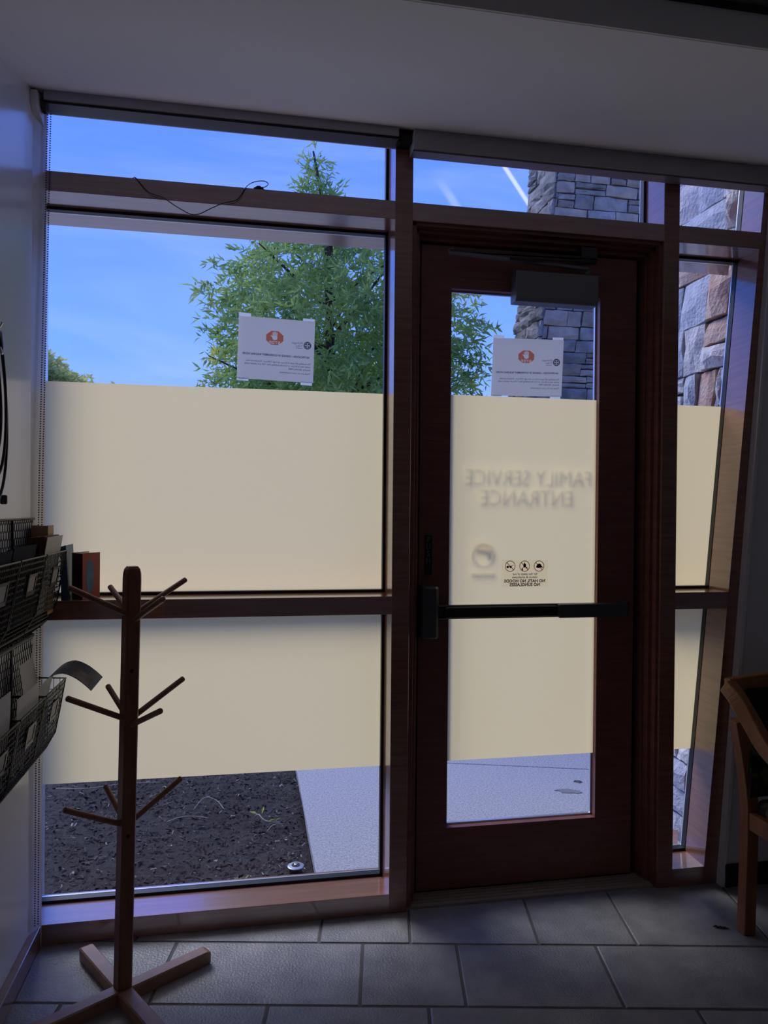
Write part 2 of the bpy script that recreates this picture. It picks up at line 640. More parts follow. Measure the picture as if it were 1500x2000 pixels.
# ------------------------------------------------------------------ the room shell
XL = -0.692                       # left wall face
ZA, ZB, ZC, ZD, ZE = 2.585, 2.519, 1.1535, 1.088, 0.0694
ZHEAD = 2.785
M1L, M1R, M2L, M2R = 0.517, 0.5826, 1.582, 1.648
GY = 0.165                        # glass plane


def sx(z):                        # inner line of the leaning right jamb
    return 1.778 + 0.0868 * z


build('wall_left', MB().box(XL - 0.15, XL, -5.3, 0.0, -0.02, 3.0), WALL, kind='structure')
build('wall_back', MB().box(XL - 0.15, 4.6, -5.45, -5.3, -0.02, 3.0), WALL, kind='structure')
build('wall_end', MB().box(4.5, 4.65, -5.3, 0.3, -0.02, 3.0), WALL, kind='structure')
wr = struct_root('wall_right', (1.9, 0, 0))
z0, z1 = 0.0, 2.86
wx = lambda z: 1.838 + 0.074 * z
build('wall_panel', MB().prism([(wx(z0) + .012, -.03, z0), (4.5, -.03, z0), (4.5, -.03, z1), (wx(z1) + .012, -.03, z1)],
                               [(wx(z0) + .012, .11, z0), (4.5, .11, z0), (4.5, .11, z1), (wx(z1) + .012, .11, z1)]), WALL, wr)
build('corner_bead', MB().prism([(wx(z0), -.034, z0), (wx(z0) + .012, -.036, z0), (wx(z1) + .012, -.036, z1), (wx(z1), -.034, z1)],
                                [(wx(z0), 0.0, z0), (wx(z0) + .012, 0.0, z0), (wx(z1) + .012, 0.0, z1), (wx(z1), 0.0, z1)]), WALL, wr)
build('baseboard_right', MB().box(1.852, 4.5, -.042, -.030, 0.0, 0.088), RUBBER, bevel=.003, kind='structure')
build('baseboard_left', MB().box(XL, -0.667, -5.3, 0.0, 0.0, ZE), WOODH, bevel=.002, kind='structure')

# floor of staggered tiles, the rows square to the camera's room axis, 10.5 degrees off the window wall
fl = struct_root('floor', (0, -1, 0))
build('grout_bed', MB().box(XL, 4.5, -5.3, 0.02, -0.03, -0.003), GROUT, fl)
ca, sa = math.cos(R(10.538)), math.sin(R(10.538))


def clip(poly, a, b, c):          # keep a*x+b*y<=c
    out = []
    for i in range(len(poly)):
        p, q = poly[i], poly[(i + 1) % len(poly)]
        dp, dq = a * p[0] + b * p[1] - c, a * q[0] + b * q[1] - c
        if dp <= 0:
            out.append(p)
        if dp * dq < 0:
            t = dp / (dp - dq)
            out.append((p[0] + t * (q[0] - p[0]), p[1] + t * (q[1] - p[1])))
    return out


tile_rows = [
    (2.478, 2.95, [-1.6, -0.83, -0.207, 0.103, 0.540, 0.873, 1.34, 1.8, 2.27, 2.9]),
    (2.164, 2.478, [-1.30, -0.685, -0.057, 0.258, 0.728, 1.35, 1.66, 2.13, 2.75]),
    (1.851, 2.164, [-1.4, -0.94, -0.328, 0.146, 0.939, 1.41, 1.88, 2.5]),
    (1.538, 1.851, [-1.6, -1.15, -0.53, -0.06, 0.41, 1.03, 1.34, 1.97, 2.4]),
    (1.225, 1.538, [-1.5, -0.75, -0.28, 0.34, 0.81, 1.43, 1.9, 2.2]),
    (0.912, 1.225, [-1.5, -1.0, -0.4, 0.07, 0.54, 1.16, 1.6, 2.2]),
    (0.600, 0.912, [-1.4, -0.7, -0.1, 0.5, 0.97, 1.5, 2.1]),
]
g = 0.0045
for (f0, f1, js) in tile_rows:
    for a, b in zip(js[:-1], js[1:]):
        q = [(a + g, f0 + g), (b - g, f0 + g), (b - g, f1 - g), (a + g, f1 - g)]
        w = [(r * ca + f * sa, -2.61 - r * sa + f * ca) for (r, f) in q]
        w = clip(clip(clip(w, 0, 1, 0.015), -1, 0, 0.668), 1, 0, 4.4)
        if len(w) < 3:
            continue
        cx, cy = sum(p[0] for p in w) / len(w), sum(p[1] for p in w) / len(w)
        dz = random.uniform(-.0006, .0006)
        inn = [(cx + (p[0] - cx) * .988, cy + (p[1] - cy) * .988) for p in w]
        n = len(w)
        vs = [(p[0], p[1], -.012) for p in w] + [(p[0], p[1], -.0025) for p in w] + [(p[0], p[1], dz) for p in inn]
        fs = [tuple(range(2 * n, 3 * n))]
        for k in range(n):
            k2 = (k + 1) % n
            fs += [(k, k2, n + k2, n + k), (n + k, n + k2, 2 * n + k2, 2 * n + k)]
        build('tile', MB().add(vs, fs), TILE, fl)

# sloping ceiling near the window, a fascia step, then the flat ceiling
ce = struct_root('ceiling', (1, -1, 2.7))
czz = lambda y: 2.8320 + 0.28 * y
build('sloping_panel', MB().prism([(XL - .1, -1.128, czz(-1.128)), (4.6, -1.128, czz(-1.128)), (4.6, 0.02, czz(.02)), (XL - .1, .02, czz(.02))],
                                  [(XL - .1, -1.128, 2.86), (4.6, -1.128, 2.86), (4.6, 0.02, 2.86), (XL - .1, .02, 2.86)]), CEIL, ce)
build('fascia_strip', MB().box(XL - .1, 4.6, -1.134, -1.126, czz(-1.128) + .0005, 2.64), CEIL, ce)
build('reveal_bead', MB().box(XL - .1, 4.6, -1.148, -1.132, 2.592, 2.600), GASK, ce)
build('metal_track', MB().box(XL - .1, 4.6, -1.155, -1.128, 2.600, 2.618), GREYM, ce)
build('dark_slot', MB().box(XL - .1, 4.6, -1.20, -1.128, 2.630, 2.66), GASK, ce)
build('flat_panel', MB().box(XL - .1, 4.6, -5.4, -1.16, 2.655, 2.86), CEIL, ce)
build('roof', MB().box(XL - .3, 4.7, -5.5, 0.04, 2.865, 3.30).box(XL - .3, 4.7, 0.03, 0.34, 3.045, 3.30), EXTW, kind='structure')
build('wall_outside', MB().box(-7.0, XL - .15, 0.05, 0.33, -0.1, 3.30).box(-7.0, -.95, -.2, 0.06, -0.1, 3.30), EXTW, kind='structure')

# ------------------------------------------------------------------ window_1: the big left window
w1 = struct_root('window_1', (-0.05, 0.16, 0))
# left jamb, its reveal splayed outwards
build('left_jamb', MB().prism([(XL, -.062, 0), (-.665, 0, 0), (-.702, .14, 0), (-.742, .34, 0), (-.95, .34, 0), (-.95, 0.001, 0)],
                              [(XL, -.062, 3.04), (-.665, 0, 3.04), (-.702, .14, 3.04), (-.742, .34, 3.04), (-.95, .34, 3.04), (-.95, 0.001, 3.04)]), WALL, w1)


def lrail(z0, z1, name, ye, y0=0.0):
    pl = [(-.668, y0), (M1L + .002, y0), (M1L + .002, .184), (M1L + .065, .184), (M1L + .065, ye), (-.704 - .19 * (ye - .14), ye), (-.704, .14)]
    build(name, MB().prism([(p[0], p[1], z0) for p in pl], [(p[0], p[1], z1) for p in pl]), WOODH, w1, bevel=.0015)


lrail(0.0, ZE, 'bottom_rail', .205)
lrail(ZD, ZC, 'middle_rail', .20)
build('bounce_ledge', MB().box(-.73, M1L + .06, .201, .262, ZC - .045, ZC - .004), BOUNCE, w1, bevel=.003, label='orange ledge added outside for warm bounce')  # unseen ledge, added to throw warm light onto the film
lrail(ZB, ZA, 'transom_rail', .322)
build('head_rail', MB().box(-.70, 2.3, 0.0, .03, ZHEAD, 3.05), SHADEM, w1)
build('mullion', MB().box(M1L, M1R, 0.0, .182, 0.0, 3.04), WOOD, w1, bevel=.0015)


def pane_set(root, x0, x1, z0, z1, film=None, xs=None, gl=True):
    """glass pane with black gasket and outer aluminium beads; x1 may lean with z"""
    X1 = xs if xs else (lambda z: x1)
    build('pane', MB().prism([(x0, GY, z0), (X1(z0), GY, z0), (X1(z1), GY, z1), (x0, GY, z1)],
                             [(x0, GY + .006, z0), (X1(z0), GY + .006, z0), (X1(z1), GY + .006, z1), (x0, GY + .006, z1)]), GLASS, root)
    gk, al = MB(), MB()
    gw = .010
    for mb, ya, yb, wd in ((gk, .137, .1645, gw), (al, .174, .182, .007)):
        mb.prism([(x0, ya, z0), (x0 + wd, ya, z0), (x0 + wd, ya, z1), (x0, ya, z1)], [(x0, yb, z0), (x0 + wd, yb, z0), (x0 + wd, yb, z1), (x0, yb, z1)])
        wr_ = wd if mb is gk else .002
        mb.prism([(X1(z0) - wr_, ya, z0), (X1(z0), ya, z0), (X1(z1), ya, z1), (X1(z1) - wr_, ya, z1)],
                 [(X1(z0) - wr_, yb, z0), (X1(z0), yb, z0), (X1(z1), yb, z1), (X1(z1) - wr_, yb, z1)])
        mb.prism([(x0, ya, z0), (X1(z0), ya, z0), (X1(z0), ya, z0 + wd), (x0, ya, z0 + wd)], [(x0, yb, z0), (X1(z0), yb, z0), (X1(z0), yb, z0 + wd), (x0, yb, z0 + wd)])
        mb.prism([(x0, ya, z1 - wd), (X1(z1), ya, z1 - wd), (X1(z1), ya, z1), (x0, ya, z1)], [(x0, yb, z1 - wd), (X1(z1), yb, z1 - wd), (X1(z1), yb, z1), (x0, yb, z1)])
    build('gasket', gk, GASK, root)
    build('glazing_bead', al, ALU, root)
    if film:
        a, b = film
        fy = .160
        build('frosted_film', MB().add([(x0 + .001, fy, a), (X1(a) - .001, fy, a), (X1(b) - .001, fy, b), (x0 + .001, fy, b)], [(0, 1, 2, 3)]),
              FILM, root, label='matte cream privacy film')


XG0 = -.717
pane_set(w1, XG0, M1L, ZE, ZD, (.483, ZD))
pane_set(w1, XG0, M1L, ZC, ZB, (ZC, 1.911))
pane_set(w1, XG0, M1L, ZA, 3.035)

# ------------------------------------------------------------------ window_2: the narrow sidelight with a leaning jamb
w2 = struct_root('window_2', (1.75, .16, 0))
build('mullion', MB().box(M2L, M2R, 0.0, .182, 0.0, 3.04), WOOD, w2, bevel=.0015)
jz0, jz1 = 0.0, 3.04
ring = lambda z: [(sx(z), 0, z), (sx(z) + .066, 0, z), (sx(z) + .20, .001, z), (sx(z) + .20, .34, z), (sx(z) + .165, .34, z), (sx(z) + .034, .186, z), (sx(z) + .030, .166, z), (sx(z) + .006, .14, z)]
build('leaning_jamb', MB().prism(ring(jz0), ring(jz1)), WOOD, w2)
for nm, a, b in (('bottom_rail', 0.0, ZE), ('middle_rail', ZD, ZC), ('transom_rail', ZB, ZA)):
    build(nm, MB().prism([(M2R - .002, 0, a), (sx(a) + .002, 0, a), (sx(a) + .012, .2, a), (sx(a) + .09, .32, a), (M2R - .002, .32, a)],
                         [(M2R - .002, 0, b), (sx(b) + .002, 0, b), (sx(b) + .012, .2, b), (sx(b) + .09, .32, b), (M2R - .002, .32, b)]), WOODH, w2)
gx = lambda z: sx(z) + .014
pane_set(w2, M2R, 0, ZE, ZD, (.483, ZD), gx)
pane_set(w2, M2R, 0, ZC, ZB, (ZC, 1.911), gx)
pane_set(w2, M2R, 0, ZA, 3.035, None, gx)

# ------------------------------------------------------------------ door_1 with its frame, transom and hardware
d1 = struct_root('door_1', (1.08, .1, 0))
build('transom_rail', MB().box(M1R - .002, M2L + .002, 0.0, .32, ZB, ZA), WOODH, d1, bevel=.0015)
pane_set(d1, M1R, M2L, ZA, 3.035)
DZ = 2.472
LX0, LX1 = .638, 1.522


def jamb(xa, xb, ya, yb, zt):     # a step of the frame on both sides and across the head
    fr = MB()
    fr.box(M1R - .001, M1R + xa, ya, yb, 0.0, ZB)
    fr.box(M2L - xb, M2L + .001, ya, yb, 0.0, ZB)
    fr.box(M1R, M2L, ya, yb, ZB - zt, ZB + .001)
    return fr


build('door_frame', jamb(.018, .012, .012, .30, .012), DOORW, d1, bevel=.001)
build('frame_stop', jamb(.034, .026, .040, .30, .026), DOORW, d1, bevel=.001)
build('frame_rebate', jamb(.046, .036, .072, .30, .040), DOORW, d1, bevel=.001)
build('weather_strip', jamb(.0565, .064, .128, .30, .0495), GASK, d1)
ly0, ly1 = .095, .139
gx0, gx1, gz0, gz1 = .758, 1.366, .253, 2.312
build('door_stile', MB().box(LX0, gx0, ly0, ly1, .02, DZ), DOORW, d1, bevel=.0012)
build('door_stile', MB().box(gx1, LX1, ly0, ly1, .02, DZ), DOORW, d1, bevel=.0012)
build('door_rail', MB().box(gx0 - .001, gx1 + .001, ly0, ly1, gz1, DZ), DOORW, d1, bevel=.0012)
build('door_rail', MB().box(gx0 - .001, gx1 + .001, ly0, ly1, .02, gz0), DOORW, d1, bevel=.0012)
build('pane', MB().box(gx0, gx1, .118, .124, gz0, gz1), GLASS, d1)
bd = MB()
for (a, b, c, d) in ((gx0, gx0 + .006, gz0, gz1), (gx1 - .006, gx1, gz0, gz1), (gx0, gx1, gz0, gz0 + .006), (gx0, gx1, gz1 - .006, gz1)):
    bd.box(a, b, .126, .1385, c, d)
build('glazing_bead', bd, ALU, d1)
build('frosted_film', MB().add([(gx0 + .001, .1160, .503), (gx1 - .001, .1160, .503), (gx1 - .001, .1160, 1.911), (gx0 + .001, .1160, 1.911)], [(0, 1, 2, 3)]), FILM, d1, label='matte cream privacy film')
th = MB().box(.583, 1.5705, .010, .16, .0005, .010)
for k in range(6):
    th.box(.59, 1.565, .030 + .020 * k, .041 + .020 * k, .010, .0135)
build('threshold', th, THRES, d1)
build('door_sweep', MB().box(LX0, LX1, .098, .136, .0145, .0195), GASK, d1)

# push bar across the door
pb = build('push_bar', MB().box(.705, 1.468, .052, .072, 1.058, 1.110), DARKM, d1, bevel=.003)
build('touch_pad', MB().box(.725, 1.172, .030, .052, 1.064, 1.105), BLACK, pb, bevel=.004)
build('end_cover', MB().box(1.178, 1.466, .028, .0525, 1.058, 1.110), HARDW, pb, bevel=.003)
build('end_bracket', MB().box(1.455, 1.480, .050, .0945, 1.056, 1.112), HARDW, pb, bevel=.002)
hp = [(.636, .0945), (.636, .040), (.640, .026), (.650, .018), (.688, .018), (.699, .026), (.703, .040), (.703, .0945)]
zs = [(.990, .90), (.996, 1.0), (1.09, 1.0), (1.176, 1.0), (1.183, .90)]
mb = MB()
o = 0
for (z, s) in zs:
    mb.v += [(.6695 + (x - .6695) * s, .0945 + (y - .0945) * s, z) for (x, y) in hp]
for i in range(len(zs) - 1):
    for k in range(8):
        mb.f.append((i * 8 + k, i * 8 + (k + 1) % 8, (i + 1) * 8 + (k + 1) % 8, (i + 1) * 8 + k))
mb.f += [tuple(range(8))[::-1], tuple(range(32, 40))]
build('latch_case', mb, HARDW, pb)
build('bar_mount', MB().box(.70, .74, .07, .0945, 1.062, 1.106), DARKM, pb)

# PUSH plate
ps = build('push_plate', MB().box(.6585, .6915, .0925, .0949, 1.218, 1.375), SIGNP, d1, bevel=.0006)
bdr = MB()
for (a, b, c, d) in ((.6585, .6605, 1.218, 1.375), (.6895, .6915, 1.218, 1.375), (.6585, .6915, 1.218, 1.2205), (.6585, .6915, 1.3725, 1.375)):
    bdr.box(a, b, .0920, .0926, c, d)
build('plate_border', bdr, SIGNL, ps)
lt = MB()
for k, chh in enumerate('PUSH'):
    zz = 1.3455 - .0265 * k
    t = text_mb(chh, .030, lambda x, y, zz=zz: (.675 + x * .92, .0918, zz + y), 'CENTER', .0006)
    lt.add(t.v, t.f)
build('lettering', lt, SIGNL, ps)
lt = MB()
for zz, chh in ((1.2445, 'X'), (1.2265, '=')):
    t = text_mb(chh, .022, lambda x, y, zz=zz: (.675 + x, .0918, zz + y), 'CENTER', .0004)
    lt.add(t.v, t.f)
build('worn_lettering', lt, SIGND, ps, label='worn dark lettering')

# door closer: body on the door, two long arms under the frame head
dc = build('door_closer', MB().prism([(.992, .094, 2.262), (.992, .040, 2.262), (.992, .030, 2.275), (.992, .030, 2.378), (.992, .094, 2.378)],
                                     [(1.326, .094, 2.262), (1.326, .040, 2.262), (1.326, .030, 2.275), (1.326, .030, 2.378), (1.326, .094, 2.378)]),
           GREYM, d1, bevel=.002)
arm = MB()
arm.obox((1.005, .028, 2.411), (1, 0, -.045), (0, 1, 0), (.045, 0, 1), .275, .009, .005)
arm.tube([(1.285, .05, 2.378), (1.285, .035, 2.402)], .011, 12)
arm.tube([(.735, .028, 2.418), (.735, .028, 2.436)], .011, 12)
build('closer_arm', arm, GREYM, dc)
fa = MB()
fa.obox((1.0, .024, 2.434), (1, 0, 0.02), (0, 1, 0), (-.02, 0, 1), .272, .007, .004)
fa.tube([(.96, .010, 2.410), (1.30, .010, 2.424)], .006, 8)
fa.tube([(1.24, .014, 2.422), (1.305, .016, 2.423)], .010, 8)
build('closer_link', fa, DARKM, dc)
build('frame_bracket', MB().box(1.245, 1.31, .010, .06, 2.432, 2.478), DARKM, dc, bevel=.002)

# lettering on the outer face of the door, seen as soft shadows through the film
lt = MB()
for body, xr, zb, w in (('FAMILY SERVICE', 1.340, 1.586, .525), ('ENTRANCE', 1.262, 1.508, .385)):
    t = text_mb(body, .088, lambda x, y: (x, 0, y), 'LEFT', -.0006)
    xm = max(v[0] for v in t.v)
    t.v = [(xr - v[0] * w / xm, .1392, zb + v[2]) for v in t.v]
    lt.add(t.v, t.f)
build('outside_lettering', lt, LETT, d1, label='grey lettering on the outer face')
sk = MB()
pf = lambda x, y: (.892 - x, .1392, 1.312 + y)
disc(sk, pf, 0, 0, .047, 32, .040)
build('round_decal', sk, LETT, d1)
sk = MB()
sk.add([pf(-.030, .022), pf(-.034, .008), pf(-.030, -.012), pf(-.022, -.020), pf(-.012, .004), pf(.030, .014), pf(.032, .026)], [tuple(range(7))])
build('decal_mark', sk, BROWNV, d1)
sk = MB()
for k in range(6):
    sk.add([pf(-.046 + .016 * k, -.068), pf(-.034 + .016 * k, -.068), pf(-.034 + .016 * k, -.084), pf(-.046 + .016 * k, -.084)], [(0, 1, 2, 3)])
build('decal_caption', sk, LETT, d1)

# ------------------------------------------------------------------ roller shades and chain
lsh = thing('roller_shade', (-.1, -.05, 2.74), 'long grey roller shade cassette over the wide left window', 'shade')
build('cassette', MB().box(-.655, .512, -.080, -.004, 2.780, 2.810), SHADEM, lsh)
build('bottom_lip', MB().box(-.655, .512, -.072, -.004, 2.771, 2.779), GASK, lsh)
brk = MB().prism([(XL, -.095, 2.80), (XL, -.095, 2.752), (XL, -.075, 2.742), (XL, .0 - .002, 2.718), (XL, -.002, 2.80)],
                 [(XL + .022, -.095, 2.80), (XL + .022, -.095, 2.752), (XL + .022, -.075, 2.742), (XL + .022, -.002, 2.718), (XL + .022, -.002, 2.80)])
build('end_bracket', brk, WPLAS, lsh, bevel=.002)
hub = MB().tube([(-.668, -.045, 2.775), (-.652, -.045, 2.775)], .022, 14)
for k in range(14):
    a = k * math.pi / 7
    hub.obox((-.660, -.045 + .022 * math.cos(a), 2.775 + .022 * math.sin(a)), (1, 0, 0), (0, math.cos(a), math.sin(a)), (0, -math.sin(a), math.cos(a)), .005, .003, .002)
build('chain_wheel', hub, BBEAD, lsh)
ch = MB()
for s, x in ((0, -.6600), (1, -.6525)):
    n = 333
    for k in range(n):
        t = k / (n - 1)
        z = 2.77 - t * 2.675
        y = -.012 - .034 * min(1, t * 2.2)
        c = (x - .014 * min(1, t * 1.5), y + .010 * s, z)
        rr = .0030
        ch.add([(c[0] + rr, c[1], c[2]), (c[0], c[1] + rr, c[2]), (c[0] - rr, c[1], c[2]), (c[0], c[1] - rr, c[2]), (c[0], c[1], c[2] + rr), (c[0], c[1], c[2] - rr)],
               [(0, 1, 4), (1, 2, 4), (2, 3, 4), (3, 0, 4), (1, 0, 5), (2, 1, 5), (3, 2, 5), (0, 3, 5)])
build('bead_chain', ch, BBEAD, lsh, kind='stuff')
rsh = thing('roller_shade', (1.3, -.05, 2.74), 'deeper grey roller shade cassette over the door and sidelight', 'shade')
build('cassette', MB().box(.566, 2.6, -.080, -.004, 2.742, 2.810), SHADEM, rsh, bevel=.0015)
build('bottom_slat', MB().box(.566, 2.6, -.070, -.020, 2.736, 2.7415), GREYM, rsh)
mbk = MB().box(.515, .563, -.055, -.004, 2.772, czz(-.09))
mbk.box(.524, .528, -.066, -.055, 2.78, 2.80)
mbk.obox((.545, -.06, 2.795), (.55, 0, .83), (0, 1, 0), (-.83, 0, .55), .018, .004, .003)
build('end_bracket', mbk, GASK, rsh)

# thin wire draped over the transom rail
pts = [(-.40, .03, ZA + .003), (-.385, -.002, ZA + .002), (-.365, -.006, 2.565), (-.338, -.008, 2.537), (-.29, -.009, 2.522), (-.24, -.010, 2.492), (-.186, -.011, 2.472),
       (-.13, -.010, 2.500), (-.09, -.010, 2.521), (-.049, -.009, 2.534), (-.03, -.008, 2.555), (-.012, -.004, 2.588), (.012, -.006, 2.604), (.045, -.008, 2.610),
       (.062, -.008, 2.602), (.05, -.006, 2.590), (.029, -.003, 2.5875), (.02, .02, ZA + .002)]


def smooth_path(p, n=4):
    p = [Vector(q) for q in p]
    out = []
    for i in range(len(p) - 1):
        a, b, c, d = p[max(i - 1, 0)], p[i], p[i + 1], p[min(i + 2, len(p) - 1)]
        for k in range(n):
            t = k / n
            out.append(0.5 * ((2 * b) + (c - a) * t + (2 * a - 5 * b + 4 * c - d) * t * t + (3 * b - a - 3 * c + d) * t ** 3))
    return out + [p[-1]]


tag(build('wire', MB().tube(smooth_path(pts), .0016, 6), CORD, smooth=True), 'thin black wire drooping over the upper rail of the left window', 'wire')
tag(build('adhesive_clip', MB().prism([(.012, -.004, 2.5855), (.048, -.004, 2.5855), (.034, -.004, 2.594), (.026, -.004, 2.594)],
                                      [(.012, .012, 2.5855), (.048, .012, 2.5855), (.034, .012, 2.594), (.026, .012, 2.594)]), DARKM),
    'tiny dark clip holding the thin wire on the upper rail', 'clip')

# ------------------------------------------------------------------ notices taped on the glass


def notice(y, xl, xr, z0, z1, skew, curl, label, grp):
    t = thing('notice', ((xl + xr) / 2, y, z0), label, 'notice', grp)
    W, Hh = xr - xl, z1 - z0
    # (tx, ty) on the sheet as printed on its other side, from its own left: mirrored in x
    def P(tx, ty, d=0.0):
        u = 1 - tx / .279
        v = ty / .226
        x = xl + u * W + (v - .5) * skew[0]
        z = z0 + v * Hh + (u - .5) * skew[1]
        e = curl * max(0, (0.07 - u) / 0.07) ** 2
        return (x + e * .3, y - d - e, z)
    gr = [[P(.279 * i / 24, .226 * j / 6) for j in range(7)] for i in range(25)]
    build('sheet', MB().leafsheet(gr), PAPER, t)
    cx, cy, ro = .146, .155, .0330
    Q = lambda a, b: P(cx + a, cy + b, .0004)
    octo = [(ro * 1.02 * math.cos(R(22.5 + 45 * k)), ro * .82 * math.sin(R(22.5 + 45 * k))) for k in range(8)]
    cut = [prism2([(-.008, -.006), (.0, -.009), (.007, -.006), (.010, .002), (.0085, .008), (-.0085, .008), (-.0095, .0)])]
    for (a0, b0, a1, b1, w) in ((-.0068, .006, -.0078, .0185, .0017), (-.0023, .006, -.0025, .0215, .0018), (.0023, .006, .0027, .0215, .0018), (.0065, .006, .0075, .0185, .0016), (.007, .0, .0135, .0085, .0018)):
        d = Vector((a1 - a0, b1 - b0)).normalized()
        nx, ny = -d.y * w, d.x * w
        cut.append(prism2([(a0 - nx, b0 - ny), (a1 - nx, b1 - ny), (a1 + d.x * w, b1 + d.y * w), (a1 + nx, b1 + ny), (a0 + nx, b0 + ny)]))
    # the letters S T O P as strokes
    bars = {'T': [(-.5, .78, .5, 1), (-.12, 0, .12, .8)], 'P': [(-.45, 0, -.2, 1), (-.3, .8, .4, 1), (-.3, .38, .4, .58), (.2, .45, .45, .95)],
            'O': [(-.5, 0, -.26, 1), (.26, 0, .5, 1), (-.4, .8, .4, 1), (-.4, 0, .4, .2)],
            'S': [(-.45, 0, .45, .2), (-.45, .4, .45, .6), (-.45, .8, .45, 1), (-.45, .5, -.2, .9), (.2, .1, .45, .5)]}
    for k, chh in enumerate('STOP'):
        for (a0, b0, a1, b1) in bars[chh]:
            x0 = -.0158 + .0105 * k
            cut.append(prism2([(x0 + a0 * .0082, -.0222 + b0 * .0105), (x0 + a1 * .0082, -.0222 + b0 * .0105), (x0 + a1 * .0082, -.0222 + b1 * .0105), (x0 + a0 * .0082, -.0222 + b1 * .0105)]))
    build('stop_symbol', cut_out(octo, cut, Q), INKR, t, label='orange red octagon with a white hand and the word STOP')
    E2 = lambda a, b: P(.0257 + a, .136 + b, .0004)
    cut = [ring2(0, 0, .0046, .0036, 16), ring2(0, 0, .0022, .0010, 10)]
    for k in range(4):
        a = R(45 + 90 * k)
        cut.append(ring2(.0072 * math.cos(a), .0072 * math.sin(a), .0046, .0036, 14))
        cut.append(ring2(.0085 * math.cos(a + R(45)), .0085 * math.sin(a + R(45)), .0022, .0012, 8))
    build('emblem', cut_out([(.0142 * math.cos(2 * math.pi * k / 28), .0142 * math.sin(2 * math.pi * k / 28)) for k in range(28)], cut, E2), INKB, t)
    tx = text_mb('Mohegan', .0115, lambda a, b: P(.043 + a, .139 + b, .0005))
    t2 = text_mb('Tribe', .0115, lambda a, b: P(.043 + a, .1285 + b, .0005))
    tx.add(t2.v, t2.f)
    tx.add([P(.045, .1235, .0005), P(.068, .1235, .0005), P(.068, .1248, .0005), P(.045, .1248, .0005)], [(0, 1, 2, 3)])
    build('name_lettering', tx, INKG, t)
    h = text_mb('NOTIFICATION \u2013 CHANGE OF GOVERNMENT BUILDING HOURS', .0095, lambda a, b: (a, b, 0), 'LEFT', .0003)
    k_ = .244 / max(v[0] for v in h.v)
    h.v = [P(.0165 + v[0] * k_, .0885 + v[1] * 1.05, .0005) for v in h.v]
    build('heading', h, INKB, t)
    bt = MB()
    k_ = None
    for ln, yy in (('earlier than 6:30 a.m. or is in the building after 7:00 p.m. please notify', .0540), ('The building will open 6:30 a.m. through 7:00 p.m.  If anyone arrives', .0645),
                   ('Security, 860-862-7460.', .0430), ('Thank you for your cooperation.', .0290)):
        q = text_mb(ln, .0088, lambda a, b: (a, b, 0), 'LEFT', .00012)
        k_ = k_ or .241 / max(v[0] for v in q.v)
        q.v = [P(.0115 + v[0] * k_, yy + v[1], .0005) for v in q.v]
        bt.add(q.v, q.f)
    build('body_lettering', bt, INKG, t)
    for (tx0, tx1, ty0, ty1) in ((.235, .279, .224, .237), (.002, .045, .224, .235), (.236, .279, -.008, .003), (.004, .046, -.010, .003)):
        tp = MB().leafsheet([[P(tx0, ty0, .0008), P(tx0, ty1, .0004)], [P(tx1, ty0, .0008), P(tx1, ty1, .0004)]])
        build('tape', tp, TAPE, t)
    return t


notice(.1590, -.041, .242, 1.945, 2.176, (.006, -.008), .004, 'printed paper notice with stop hand taped inside the wide left window', 'taped paper notices')
notice(.1140, .926, 1.2185, 1.9165, 2.140, (.008, .006), .003, 'printed paper notice with stop hand taped on the door glass', 'taped paper notices')

